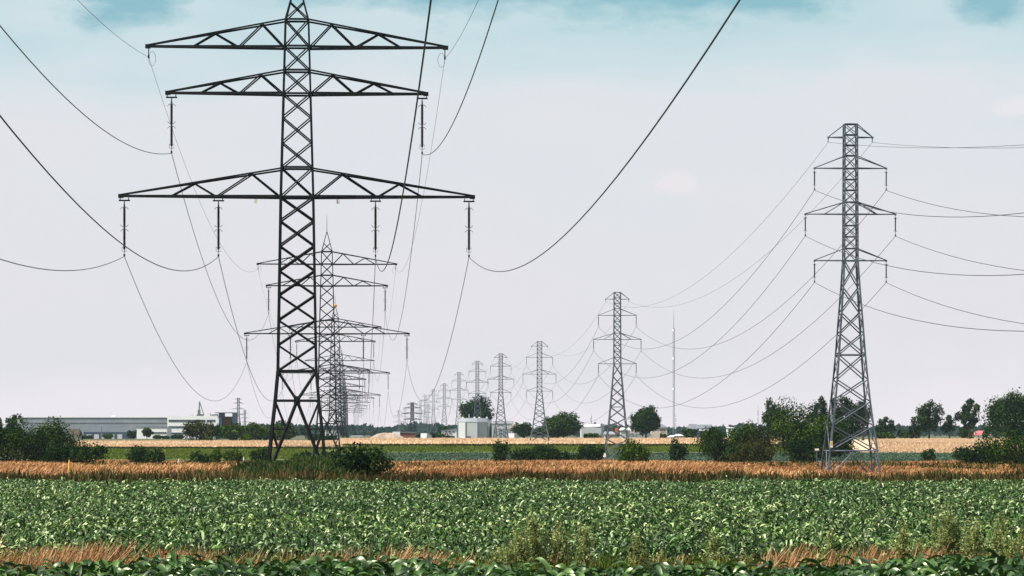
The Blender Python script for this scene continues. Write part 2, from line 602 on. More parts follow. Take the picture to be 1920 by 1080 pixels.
def corn(name, x, y, nl, K, mat, h=1.8, V3=False, wl=1.0, label=None, upk=1.0):
    n = len(x)
    hh = h * (1 + .06 * np.sin(x * .35 + y * .11) + .05 * np.sin(x * .9 - y * .31) + rng.normal(0, .045 if V3 else .08, n))
    Vs, Qs, b = [], [], 0
    phase = rng.uniform(0, 6.28, n)
    for k in range(nl):
        f = 1 - k / nl * .62
        az = phase + k * math.pi + rng.normal(0, .45, n)
        P = np.stack([x, y, g(y) + hh * (.30 + .44 * f)], -1)
        Lr = rng.uniform(.55, .85, n) * wl
        up = rng.uniform(.55, 1.0, n) * (1.0 if k > 0 else 1.15) * upk
        dr = up * rng.uniform(.85, 1.7, n)
        if k == 0:
            dr *= .7
        v, q = strips(P, az, Lr, up, dr, rng.uniform(.075, .13, n) * wl * (1 + .5 * (upk - 1) * 2), K, rng.normal(0, .8, n), V3=V3)
        Vs.append(v)
        Qs.append(q + b)
        b += len(v)
    # stalks
    s = np.stack([x, y, g(y)], -1)
    w = .022
    st = np.stack([s + [-w, 0, 0], s + [w, 0, 0], s + np.stack([w * np.ones(n), np.zeros(n), hh * .75], -1), s + np.stack([-w * np.ones(n), np.zeros(n), hh * .75], -1)], 1)
    Vs.append(st.reshape(-1, 3))
    Qs.append(np.arange(4 * n).reshape(-1, 4) + b)
    o = np_mesh(name, np.concatenate(Vs), np.concatenate(Qs), mat, smooth=True)
    tag(o, label, kind='stuff')
    return o


x1, y1 = field_points(58, 91.5, 9.5)
k_ = y1 < 91.2 + .8 * np.sin(x1 * .7) + .5 * np.sin(x1 * 2.1)
corn('corn', x1[k_], y1[k_], 8, 7, M['corn_near'], 1.8, True, 1.08, 'front row of maize with broad arching green leaves along the bottom edge', 1.25)
x2, y2 = field_points(104, 150, 10)
k_ = y2 > 105 + 1.6 * np.sin(x2 * .5) + 1.0 * np.sin(x2 * 1.7)
x3, y3 = field_points(150, 250, 9.0)
k3 = y3 < 247 + 1.2 * np.sin(x3 * .4)
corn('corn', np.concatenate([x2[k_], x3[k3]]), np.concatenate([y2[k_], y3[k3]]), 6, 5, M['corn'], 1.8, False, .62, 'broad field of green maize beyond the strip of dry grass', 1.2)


def grass(name, x, y, h, mat, nb=5, w=.05, spread=.35, lean=.5, label=None, K=3, z0=None, wind=None):
    n = len(x)
    Vs, Qs, b = [], [], 0
    zb = g(y) if z0 is None else z0
    for k in range(nb):
        az = rng.uniform(0, 6.28, n) if wind is None else rng.normal(wind, .7, n)
        P = np.stack([x + rng.normal(0, spread * .5, n), y + rng.normal(0, spread * .5, n), zb], -1)
        hh = h * rng.uniform(.65, 1.15, n)
        ln = lean * rng.uniform(.2, 1, n)
        t = np.linspace(0, 1, K + 1)[None, :]
        cx = P[:, :1] + np.cos(az)[:, None] * (ln * hh)[:, None] * t ** 2
        cy = P[:, 1:2] + np.sin(az)[:, None] * (ln * hh)[:, None] * t ** 2
        cz = P[:, 2:3] + hh[:, None] * (t - .12 * t ** 2 * ln[:, None])
        ww = w * rng.uniform(.6, 1.4, n)[:, None] * (.35 + 1.0 * np.sin(np.clip(t * 3.0, 0, 3.0)) ** 1.0) * .5
        a2 = rng.uniform(-.9, .9, n)
        sx, sy = np.cos(a2)[:, None], np.sin(a2)[:, None]
        A = np.stack([cx - sx * ww, cy - sy * ww, cz], -1)
        B = np.stack([cx + sx * ww, cy + sy * ww, cz], -1)
        V = np.stack([A, B], 2).reshape(n, -1, 3)
        q = np.array([(2 * i, 2 * i + 1, 2 * i + 3, 2 * i + 2) for i in range(K)])
        Q = (np.arange(n) * (2 * (K + 1)))[:, None, None] + q[None]
        Vs.append(V.reshape(-1, 3))
        Qs.append(Q.reshape(-1, 4) + b)
        b += V.size // 3
    o = np_mesh(name, np.concatenate(Vs), np.concatenate(Qs), mat)
    return tag(o, label, kind='stuff')


def band(d0, d1, n, u0=-.19, u1=.19):
    D = rng.uniform(d0, d1, n)
    return rng.uniform(u0, u1, n) * D, D


# orange meadow behind the maize
x, y = band(260, 330, 17000)
hgt = 1.12 + .22 * np.sin(x * .12) + .15 * np.sin(x * .31 + y * .05)
xb, yb = band(330, 560, 26000)
hb = 0.85 + .2 * np.sin(xb * .08 + 1)
keep = ~((X(480, 1) < xb / yb) & (xb / yb < X(625, 1)) & (yb < 330))
grass('dry_meadow_grass', np.concatenate([x, xb]), np.concatenate([y, yb]), np.concatenate([hgt, hb]), M['drygrass'], 6, .06, .9, 1.1, 'orange dry tall grass between maize field and bushes', K=4, wind=.15)
# greener tufts along its front edge
x, y = band(251, 257, 7000)
he = 1.72 + .10 * np.sin(x * .2) + .10 * np.sin(x * .83 + 1) + .07 * np.sin(x * 2.1) + rng.normal(0, .14, len(x))
grass('field_edge_weeds', x, y, he, M['edgeweed'], 5, .07, .5, .3, 'brownish green weeds at the far edge of the maize', z0=None)
x, y = band(300, 420, 900)
grass('field_edge_weeds', x, y, 1.1, M['olive'], 5, .09, .8, .5, 'scattered olive weed tufts in the orange meadow')
# tall green grass under the big pylon
x, y = band(262, 292, 4200, X(455, 1), X(640, 1))
ux = x / y * F + 960
hp = np.interp(ux, [455, 490, 530, 640], [1.2, 1.6, 1.85, 1.9]) + .22 * np.sin(x * 1.1) + .15 * np.sin(x * 2.7 + y)
grass('pylon_foot_grass', x, y, hp, M['greengrass'], 7, .09, 1.0, .5, 'tall green grass and weeds round the feet of the nearest pylon')
# strip between the two stands of maize
x, y = band(92.5, 102, 6500)
ux = x / y * F + 960
dn = np.interp(ux, [-100, 280, 360, 760, 800, 900, 1260, 1400, 1560, 1840, 1900, 2100], [.6, .6, .3, .25, .35, .06, .04, .2, .4, .4, .08, .08])
ht = np.interp(ux, [-100, 280, 380, 760, 1000, 1400, 1700, 2100], [1.72, 1.68, 1.5, 1.6, 1.4, 1.6, 1.68, 1.3])
k_ = rng.uniform(0, 1, len(x)) < 1.25 * dn * np.clip(.5 + .55 * np.sin(x * 1.9 + .6) + .45 * np.sin(x * 4.7), 0.04, 1)
grass('red_grass_strip', x[k_], y[k_], ht[k_] + .16 * np.sin(x[k_] * 2.3) * np.sin(x[k_] * .7), M['redgrass'], 7, .020, .45, .6, 'reddish dry grass strip between front maize row and main field', K=4, wind=.3)
x, y = band(92.5, 104, 3400)
grass('strip_green_grass', x, y, 1.3, M['meadowgrass'], 6, .03, .5, .5, 'low green grass under the reddish strip')
# far field textures
xa_, ya_ = band(dd(837.5), dd(835.5), 2000, X(640, 1), X(1560, 1))
xb_, yb_ = band(dd(843.5), dd(841.0), 1400, X(120, 1), X(640, 1))
grass('field_margin_weeds', np.concatenate([xa_, xb_]), np.concatenate([ya_, yb_]), .45, M['olive'], 4, .2, 1.4, .5, 'dark weeds along the near margin of the wheat')
x, y = band(dd(841), dd(830), 6000, X(120, 1), X(640, 1))
grass('wheat', x, y, .6, M['wheat'], 3, .16, 1.2, .4, 'pale ripe wheat at the left before the office block')
x, y = band(dd(835), dd(825.5), 9000, X(640, 1), X(1560, 1))
grass('wheat', x, y, .75, M['wheat'], 3, .16, 1.2, .4, 'pale ripe wheat in front of the buildings')
x, y = band(dd(853), dd(825.5), 11000, X(1645, 1), X(1900, 1))
grass('wheat', x, y, .65, M['wheat'], 3, .15, 1.2, .4, 'pale ripe wheat at the right beyond the slim pylon')
for (ya, yb, xa_, xb_, nn_, hh_) in ((835.2, 834.4, 1645, 1840, 420, .5), (841.5, 841.0, 1760, 1840, 120, .35), (827.5, 825.3, 1640, 1870, 900, .5), (836.0, 835.6, 170, 330, 160, .4)):
    x, y = band(dd(ya), dd(yb), nn_, X(xa_, 1), X(xb_, 1))
    grass('field_track_weeds', x, y, hh_, M['olive'] if yb > 830 else M['drygrass'], 4, .18, 1.5, .6, 'thin line of weeds between two strips of ripe wheat')
x, y = band(dd(866), dd(852), 15000, X(560, 1), X(1990, 1))
grass('beet_crop', x, y, .5, M['crop'], 4, .2, .8, 1.2, 'rows of bluish green crop leaves beyond the bushes')
x, y = band(dd(849), dd(838.5), 6000, X(640, 1), X(1600, 1))
grass('meadow_grass', x, y, .45, M['meadowgrass'], 3, .12, 1.6, .5, 'green meadow grass before the wheat')

x, y = band(dd(862), dd(844), 5200, X(150, 1), X(600, 1))
grass('meadow_grass', x, y, .4 + .25 * np.clip(np.sin(x * .35) * np.sin(y * .09), 0, 1), M['meadowgrass'], 4, .12, 1.4, .6, 'green meadow grass at the left before the office block')
x, y = band(330, 560, 1500)
grass('field_edge_weeds', x, y, 1.0, M['edgeweed'], 5, .09, 1.0, .7, 'scattered brownish weed tufts further back in the orange meadow')

# ------------------------------------------------------------------ trees and bushes


def crown_pts(rx, ry, rz, n, lumps, r, cone=0.0, fill=.45, bush=False, small=False):
    """leaf positions: leafy lumps over an ellipsoid plus a looser filling; centre at origin"""
    ls = []
    mr = min(rx, rz)
    if small:
        lumps = int(lumps * 1.7)
    for k in range(lumps):
        p = r.normal(0, 1, 3)
        p /= np.linalg.norm(p)
        if bush:
            if p[2] < -.2:
                p[2] *= -.5
            p = np.sign(p) * np.abs(p) ** .72
        q = r.uniform(.45, .80)
        rad = r.uniform(.15, .30) if small else r.uniform(.20, .38)
        if small:
            q = r.uniform(.3, .84)
        sc = 1 - cone * max(p[2], 0)
        ls.append((p[0] * rx * q * sc, p[1] * ry * q * sc, p[2] * rz * q, rad * (rx * .45 + mr * .55), rad * ry, rad * rz * (1.15 if rz < rx else 1)))
    L_ = np.array(ls)
    n1 = int(n * (1 - fill))
    wgt = L_[:, 3] * L_[:, 5]
    idx = r.choice(len(L_), n1, p=wgt / wgt.sum())
    d = r.normal(0, 1, (n1, 3))
    d /= np.linalg.norm(d, axis=1)[:, None]
    rad = r.uniform(.5, 1.1, n1)[:, None]
    P = L_[idx, :3] + d * rad * L_[idx, 3:6]
    n2 = n - n1
    d2 = r.normal(0, 1, (n2, 3))
    d2 /= np.linalg.norm(d2, axis=1)[:, None]
    q = (r.uniform(0.15, 1, n2) ** .5)[:, None] * .74
    P2 = d2 * q * np.array([rx, ry, rz])
    if cone:
        P2[:, :2] *= (1 - cone * np.clip(P2[:, 2:] / rz, 0, 1) * .8)
    return np.concatenate([P, P2]), np.concatenate([d, d2]), L_


def cards(P, d, size, r, jit=.5):
    n = len(P)
    nrm = d + r.normal(0, jit, (n, 3))
    nrm /= np.linalg.norm(nrm, axis=1)[:, None]
    a = np.cross(nrm, r.normal(0, 1, (n, 3)))
    a /= np.linalg.norm(a, axis=1)[:, None]
    b = np.cross(nrm, a)
    s = size * r.uniform(.5, 1.3, n)[:, None]
    V = np.stack([P - a * s * .5, P - b * s * .36 + a * s * .05, P + a * s * .62, P + b * s * .36 + a * s * .05], 1)
    return V.reshape(-1, 3), np.arange(4 * n).reshape(-1, 4)


def tree(name, label, cat, x0, x1, yt, yb, D, mat, group=None, trunk=.16, n=None, leaf=None, lumps=14, cone=0.08, seed=0, lean=0.0, below=0.0):
    """x0..x1, yt..yb: its outline in the 1920 px frame, at distance D"""
    r = np.random.default_rng(seed + int(x0) * 7 + int(yt) + 5000)
    s = F / D
    w = (x1 - x0) / s
    base = float(g(D))
    top = Zp(yt, D)
    H = top - base
    tr = H * trunk
    ch = (H - tr) / 2
    cx = X((x0 + x1) / 2, D)
    root = empty(name, (cx, D, base), label, cat, group)
    rx = w / 2
    ry = min(rx, H * .6) if cat == 'bush' else rx
    if leaf is None:
        leaf = max(.26, 3.6 / s)
    if n is None:
        area = 4 * (rx + ry) * ch + 4 * rx * ry
        n = int(np.clip(area / (leaf * leaf) * 4.2, 900, 22000))
    bushy = ct_low = trunk < .07
    if bushy:
        cz_, rz_ = (H * .38, H * .64) if cat == 'bush' else (H * .50, H * .54)
    else:
        cz_, rz_ = tr + ch, ch * 1.02
    wf = 1.22 if bushy else 1.16
    P, d, L_ = crown_pts(rx * wf, ry * wf, rz_, n, lumps, r, cone=cone, fill=.14 if name == 'far_tree' else .45, bush=bushy and cat == 'bush', small=name == 'far_tree')
    L_ = L_[:, :4].copy()
    P[:, 2] += cz_
    hc0 = cz_
    # stray sprigs that break the outline
    m = max(10, n // 30)
    j = r.integers(0, len(P), m)
    P2 = P[j] + d[j] * (r.uniform(.02, .12, m) * ch)[:, None] + np.stack([np.zeros(m), np.zeros(m), r.uniform(0, .10, m) * ch], -1)
    P = np.concatenate([P, P2])
    d = np.concatenate([d, d[j]])
    P[:, 2] = np.where(P[:, 2] > H * 1.03, H * (1.03 - r.uniform(0, .35, len(P))), P[:, 2])
    lowp = P[:, 2] < .05
    P[lowp, 2] = r.uniform(.05, .4 * H, lowp.sum())
    v, q = cards(P, d, leaf, r)
    np_mesh('crown' if cat == 'tree' else 'foliage', v, q, mat, root)
    mb = MB()
    tr0 = max(.12, H * .028)
    hc = hc0
    mb.tube([(0, 0, -.1), (lean * .3, 0, tr * .6), (lean * .6, 0, tr + ch * .5), (lean, 0, hc + ch * .4)], tr0, 7, [tr0 * 1.25, tr0, tr0 * .7, tr0 * .25])
    for k in range(min(6, len(L_))):
        l = L_[k]
        z0 = tr + ch * r.uniform(.05, .7)
        mb.tube([(lean * .5, 0, z0), (l[0] * .5, l[1] * .5, z0 + (l[2] + hc - z0) * .6), (l[0], l[1], l[2] + hc)], tr0 * .4, 5, [tr0 * .45, tr0 * .3, tr0 * .12])
    mb.build('trunk' if cat == 'tree' else 'stem', M['bark'], root)
    return root


A_, B_, C_, O_, F_ = M['leafA'], M['leafB'], M['leafC'], M['olive'], M['leafF']
T = 'tree'
U = 'bush'
# name label cat x0 x1 ytop ybase D material kwargs
for (nm, lb, ct, x0_, x1_, yt_, yb_, D_, mt_, kw) in [
    ('dark_bush', 'tall dark green bush at the left edge of the photo', U, -70, 98, 787, 872, 470, A_, dict(trunk=.02, lumps=22)),
    ('dark_bush', 'ragged tall bush second from the left edge, with sprigs poking above its top', U, 44, 152, 783, 872, 480, A_, dict(trunk=.02, lumps=20)),
    ('dark_bush', 'low rounded bush with sunlit left slope in front of the tall left bushes', U, 74, 204, 826, 874, 440, B_, dict(trunk=.0, lumps=20)),
    ('dark_bush', 'dark dome-shaped bush alone left of the nearest pylon', U, 236, 316, 831, 872, 470, B_, dict(trunk=.0, lumps=16)),
    ('dark_bush', 'small dark bush just right of the dome-shaped one', U, 354, 397, 847, 874, 450, B_, dict(trunk=.0, lumps=10)),
    ('green_bush', 'low pale green bush between the small dark bush and the pylon', U, 414, 458, 838, 866, 560, C_, dict(trunk=.0, lumps=9)),
    ('green_bush', 'spindly light green shrub left of the pale green bush', U, 392, 416, 838, 868, 520, C_, dict(trunk=.05, lumps=6)),
    ('dark_bush', 'rounded bush touching the left leg of the nearest pylon', U, 468, 506, 834, 866, 540, A_, dict(trunk=.0, lumps=9)),
    ('dark_bush', 'low bush seen between the legs of the nearest pylon', U, 538, 592, 846, 872, 480, A_, dict(trunk=.0, lumps=9)),
    ('pylon_bush', 'large dark leafy bush beside the right foot of the nearest pylon', U, 622, 730, 829, 905, 268, B_, dict(trunk=.0, lumps=30)),
    ('pylon_bush', 'low tangled green bush under the nearest pylon between its feet', U, 520, 600, 861, 905, 276, O_, dict(trunk=.0, lumps=14)),
    ('green_bush', 'bush growing at the foot of the second large pylon', U, 596, 640, 836, 866, 500, A_, dict(trunk=.0, lumps=9)),
    ('slender_bush', 'narrow upright bush with bare gaps beside the orange grass, mid photo', U, 920, 956, 818, 868, 500, A_, dict(trunk=.06, lumps=12, cone=.5)),
    ('hedge_bush', 'long low dark bush right of the narrow upright one', U, 956, 1062, 830, 868, 520, B_, dict(trunk=.0, lumps=22)),
    ('hedge_bush', 'low dark bush filling the gap along the hedge', U, 1040, 1100, 845, 868, 520, B_, dict(trunk=.0, lumps=10)),
    ('hedge_bush', 'pointed dark bush just left of the second slim pylon', U, 1086, 1134, 824, 868, 520, B_, dict(trunk=.0, lumps=14)),
    ('green_bush', 'bright green bush in front of the second slim pylon right leg', U, 1160, 1222, 823, 874, 450, C_, dict(trunk=.0, lumps=16)),
    ('dark_bush', 'single rounded dark bush right of the bright green one', U, 1252, 1290, 820, 866, 540, B_, dict(trunk=.02, lumps=12)),
    ('broad_tree', 'rounded broad tree at the left end of the right-hand grove', T, 1308, 1374, 792, 866, 545, A_, dict(trunk=.02, lumps=20)),
    ('broad_tree', 'green tree second from the left in the right-hand grove', T, 1364, 1430, 786, 864, 590, A_, dict(trunk=.02, lumps=20)),
    ('olive_bush', 'olive coloured bush low in front of the grove', U, 1378, 1452, 822, 866, 520, O_, dict(trunk=.0, lumps=16)),
    ('broad_tree', 'tallest bushy tree of the right-hand grove, sunlit at the top', T, 1438, 1530, 745, 866, 560, A_, dict(trunk=.02, lumps=34)),
    ('broad_tree', 'dark tree standing behind the left legs of the nearest slim pylon', T, 1512, 1590, 764, 868, 540, A_, dict(trunk=.02, lumps=28)),
    ('dark_bush', 'dark low bush filling the base of the grove left of the small post', U, 1478, 1540, 808, 868, 500, B_, dict(trunk=.0, lumps=16)),
    ('dark_bush', 'dark bush filling the gap between the two left grove trees', U, 1350, 1400, 826, 866, 540, B_, dict(trunk=.0, lumps=12)),
    ('olive_bush', 'low light olive bush at the front left foot of the grove', U, 1340, 1384, 846, 868, 500, O_, dict(trunk=.0, lumps=9)),
    ('broad_tree', 'middle-height tree between the second and the tallest grove tree', T, 1408, 1452, 790, 864, 575, O_, dict(trunk=.02, lumps=16)),
    ('broad_tree', 'leafy tree filling the grove behind the nearest slim pylon', T, 1546, 1606, 784, 864, 640, B_, dict(trunk=.02, lumps=18)),
    ('far_tree', 'bluish tree rising behind the grove at its left', T, 1424, 1472, 745, 826, 900, B_, dict(trunk=.1, lumps=14)),
    ('far_tree', 'bluish tree left of the nearest slim pylon, sky showing through its crown', T, 1506, 1556, 738, 826, 900, B_, dict(trunk=.12, lumps=12, n=3600)),
    ('far_tree', 'bluish gappy tree seen through the nearest slim pylon', T, 1552, 1602, 736, 826, 910, B_, dict(trunk=.12, lumps=14, n=3800)),
    ('far_tree', 'bluish tree just right of the nearest slim pylon body', T, 1594, 1642, 738, 826, 905, B_, dict(trunk=.12, lumps=13, n=3600)),
    ('far_tree', 'low round bluish tree right of the nearest slim pylon', T, 1634, 1680, 780, 826, 960, B_, dict(trunk=.08, lumps=12)),
    ('green_bush', 'pale green rounded bush before the low round bluish tree', U, 1640, 1682, 807, 828, 930, C_, dict(trunk=.0, lumps=10)),
    ('dark_bush', 'dark low hedge bush left of the tall gappy right trees', U, 1678, 1722, 804, 828, 960, A_, dict(trunk=.0, lumps=10)),
    ('far_tree', 'tall spreading dark tree with uneven branches, mid right', T, 1712, 1770, 746, 828, 940, B_, dict(trunk=.08, lumps=16, lean=.4)),
    ('far_tree', 'tree with drooping crown left flank of the spreading dark tree', T, 1702, 1734, 778, 828, 950, B_, dict(trunk=.05, lumps=8)),
    ('far_tree', 'thin small tree between the two tall right trees', T, 1764, 1796, 774, 828, 950, B_, dict(trunk=.2, lumps=8, n=1800)),
    ('far_tree', 'tall tree with bare lower trunk and ragged round crown, right', T, 1794, 1842, 747, 828, 930, B_, dict(trunk=.22, lumps=11, n=3600)),
    ('far_tree', 'small pale bushy tree at the foot of the ragged round crown', T, 1792, 1836, 795, 828, 960, A_, dict(trunk=.02, lumps=9)),
    ('broad_tree', 'big spreading tree cut by the right edge of the photo', T, 1846, 1960, 722, 850, 700, B_, dict(trunk=.10, lumps=32)),
    ('far_tree', 'slim shrub-like tree beside the red roof', T, 1842, 1858, 796, 828, 900, A_, dict(trunk=.1, lumps=6)),
    ('dark_bush', 'sloping dark bush at the lower right before the wheat', U, 1788, 1876, 826, 874, 440, B_, dict(trunk=.0, lumps=20)),
    ('dark_bush', 'tall rounded bush at the right edge above the orange grass', U, 1838, 1990, 804, 876, 425, A_, dict(trunk=.0, lumps=22)),
    ('green_bush', 'tiny bush alone on the crop field at the right', U, 1727, 1754, 837, 864, 610, A_, dict(trunk=.05, lumps=7)),
    ('maple_tree', 'dark oval-crowned tree with short trunk before the cream house', T, 1181, 1241, 756, 826, 1000, B_, dict(trunk=.12, lumps=34, cone=.42, n=9500)),
    ('round_tree', 'dark round tree rising above the silos', T, 858, 928, 740, 824, 1320, B_, dict(trunk=.10, lumps=30, n=8000, cone=0.0)),
    ('broad_tree', 'wide rounded green tree between silos and second slim pylon', T, 1018, 1094, 773, 826, 1040, A_, dict(trunk=.02, lumps=26, n=9000)),
    ('broad_tree', 'lower tree joined to the left of the wide rounded tree', T, 962, 1004, 789, 826, 1100, A_, dict(trunk=.02, lumps=12)),
    ('green_bush', 'low bush between the lower tree and the wide rounded tree', U, 992, 1030, 797, 826, 1080, A_, dict(trunk=.0, lumps=9)),
    ('green_bush', 'low bush before the curved-roof shed', U, 1094, 1126, 810, 826, 1050, A_, dict(trunk=.0, lumps=7)),
    ('green_bush', 'bush by the right corner of the cream house', U, 1236, 1252, 812, 826, 1040, A_, dict(trunk=.0, lumps=6)),
    ('green_bush', 'rounded bush before the dark gabled houses', U, 1279, 1308, 800, 826, 1050, A_, dict(trunk=.0, lumps=10)),
    ('olive_tree', 'olive green tree in front of the white office block', T, 340, 398, 782, 832, 860, O_, dict(trunk=.03, lumps=18)),
    ('broad_tree', 'teal green tree right of the olive one', T, 386, 424, 793, 832, 900, A_, dict(trunk=.02, lumps=12)),
    ('yellow_green_tree', 'yellowish green rounded tree below the dark roof frame', T, 414, 462, 790, 832, 880, C_, dict(trunk=.02, lumps=18)),
    ('yellow_green_tree', 'yellowish green tree touching the left leg of the nearest pylon', T, 452, 506, 789, 832, 890, C_, dict(trunk=.02, lumps=16)),
    ('broad_tree', 'rounded tree seen through the legs of the nearest pylon', T, 500, 562, 789, 832, 870, A_, dict(trunk=.02, lumps=18)),
    ('green_bush', 'small bright bush at the base of the yellowish green trees', U, 380, 400, 818, 834, 850, C_, dict(trunk=.0, lumps=6)),
    ('green_bush', 'pale rounded bush below the yellowish green trees', U, 446, 474, 812, 834, 850, C_, dict(trunk=.0, lumps=8)),
    ('dark_bush', 'dark bush right of the nearest pylon legs on the wheat edge', U, 574, 612, 810, 834, 860, B_, dict(trunk=.0, lumps=10)),
    ('dark_bush', 'small dark bush under the stacked pylons on the wheat edge', U, 606, 634, 814, 834, 860, B_, dict(trunk=.0, lumps=8)),
    ('far_tree', 'bluish tree in front of the low white wing', T, 264, 287, 799, 826, 1250, A_, dict(trunk=.12, lumps=9)),
    ('far_tree', 'bluish bushy tree left of the low white wing', T, 236, 256, 805, 826, 1250, A_, dict(trunk=.03, lumps=8)),
    ('green_bush', 'small bush in front of the office block left corner', U, 288, 304, 815, 827, 1240, A_, dict(trunk=.0, lumps=6)),
    ('green_bush', 'second small bush along the office block', U, 302, 320, 817, 827, 1240, A_, dict(trunk=.0, lumps=6)),
    ('green_bush', 'larger bush along the office block near the olive tree', U, 318, 346, 813, 827, 1200, A_, dict(trunk=.0, lumps=7)),
    ('green_bush', 'pale bush in front of the navy loading bay', U, 192, 214, 812, 826, 1250, C_, dict(trunk=.0, lumps=7)),
    ('green_bush', 'low hedge bush left of the navy loading bay', U, 146, 176, 816, 828, 1230, A_, dict(trunk=.0, lumps=8)),
    ('far_tree', 'tall bluish tree above the left bushes beside the grey hall', T, 10, 42, 771, 828, 1000, B_, dict(trunk=.05, lumps=12)),
    ('far_tree', 'dark tree at the far left edge behind the bushes', T, -22, 11, 777, 828, 980, B_, dict(trunk=.1, lumps=10)),
    ('green_bush', 'bush between the sand heap and the small white shed', U, 778, 806, 812, 828, 1150, A_, dict(trunk=.0, lumps=8)),
    ('green_bush', 'broad bush left of the small white shed', U, 798, 842, 810, 828, 1150, A_, dict(trunk=.0, lumps=10)),
    ('far_tree', 'tree behind the small white shed roof', T, 818, 846, 795, 826, 1400, A_, dict(trunk=.1, lumps=10)),
    ('far_tree', 'distant teal tree seen just right of the nearest pylon body', T, 560, 586, 793, 824, 1500, B_, dict(trunk=.05, lumps=9)),
]:
    tree(nm, lb, ct, x0_, x1_, yt_, yb_, D_, mt_, **kw)

# distant forest: one ragged mass nobody could count
n = 24000
D = rng.uniform(2600, 3800, n)
u = rng.uniform(-.17, .17, n)
px_ = u * F + 960
topy = 801 + 2.0 * np.sin(px_ * .021) + 1.2 * np.sin(px_ * .07 + 1) + 1.0 * np.sin(px_ * .19) - np.where((px_ > 560) & (px_ < 850), 2.0 + 2.0 * np.sin(px_ * .05), 0)
hmax = Zp(topy, 3000) - g(3000.)
P = np.stack([u * D, D, g(D) + hmax * rng.uniform(0.02, 1, n) ** .6 * rng.uniform(.85, 1.08, n)], -1)
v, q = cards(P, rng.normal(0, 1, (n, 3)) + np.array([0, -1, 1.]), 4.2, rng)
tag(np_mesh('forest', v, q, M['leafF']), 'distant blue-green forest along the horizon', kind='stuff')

# ------------------------------------------------------------------ weeds standing in the strip


def weed(px, ytop, D, label, group=None, wide=.5):
    base = float(g(D))
    H = Zp(ytop, D) - base
    r = np.random.default_rng(int(px))
    root = empty('tall_weed', (X(px, D), D, base), label, 'weed', group)
    mb = MB()
    Pl, dl = [], []
    nst = 3 + int(wide * 8)
    for k in range(nst):
        a = r.uniform(0, 6.28)
        l = wide * r.uniform(.2, 1)
        h = H * r.uniform(.68, 1.0) * (1 - .15 * l)
        tip = np.array([math.cos(a) * l, math.sin(a) * l, h])
        b0 = np.array([math.cos(a) * l * .2, math.sin(a) * l * .2, 0])
        midp = (b0 + tip) / 2 + np.array([0, 0, h * .06])
        mb.tube([b0, midp, tip], .012, 4, [.016, .011, .005], caps=False)
        for j in range(9):
            t = .3 + .65 * j / 9
            p0 = b0 * (1 - t) + tip * t
            aa = r.uniform(0, 6.28)
            ll = .42 * (1.15 - t) + .08
            e = p0 + np.array([math.cos(aa) * ll, math.sin(aa) * ll, ll * 1.2])
            mb.tube([p0, e], .005, 3, [.006, .003], caps=False)
            m = 42
            tt = r.uniform(0, 1, m)[:, None]
            Pl.append(p0 * (1 - tt) + e * tt + r.normal(0, .03, (m, 3)))
        m = 150
        tt = r.uniform(.12, 1, m)[:, None]
        Pl.append(b0 * (1 - tt) + tip * tt + r.normal(0, .05, (m, 3)) * (1.3 - tt))
    Pa = np.concatenate(Pl)
    v, q = cards(Pa, r.normal(0, 1, (len(Pa), 3)), .062, r, 1.0)
    np_mesh('leaves', v, q, M['weed'], root)
    mb.build('stem', M['bark'], root)


for px, yt, D, lb, wd in [
    (985, 958, 97, 'left tall weed of the loose clump standing mid photo in the maize', .55),
    (1012, 946, 97.6, 'tallest feathery weed of the clump mid photo', .6),
    (1052, 962, 98, 'right tall weed of the clump mid photo', .55),
    (950, 990, 97, 'short bushy weed at the left end of the mid-photo clump', .5),
    (1098, 972, 98.5, 'thin brownish weed at the right end of the mid-photo clump', .3),
    (1192, 985, 98, 'single thin dark weed right of the mid-photo clump', .2),
    (1236, 1000, 98, 'short thin weed half way between the two clumps', .2),
    (1338, 985, 98, 'lone thin weed left of the red grass patch', .15),
    (1556, 982, 98, 'lone upright weed inside the right red grass patch', .15),
    (1696, 968, 97, 'upright weed at the left end of the right-hand clump', .25),
    (1724, 1000, 97, 'short weed near the left end of the right-hand clump', .3),
    (1768, 930, 97.5, 'tallest weed of the right-hand clump', .45),
    (1800, 948, 98, 'broad brownish weed in the middle of the right-hand clump', .6),
    (1826, 962, 97, 'bushy weed right of the middle of the right-hand clump', .5),
    (1868, 945, 98, 'upright weed near the right edge', .35),
    (1902, 962, 97, 'bushy weed cut by the right edge', .6),
]:
    weed(px, yt, D, lb, None, wd)

# ------------------------------------------------------------------ large pylons
AH = [0, 4.6, 7.1, 9.7, 24.9, 33.7, 40.0]     # heights of the full tower
AW = [2.6, 2.16, 1.89, 1.66, 1.41, 1.17, 1.0]  # half widths


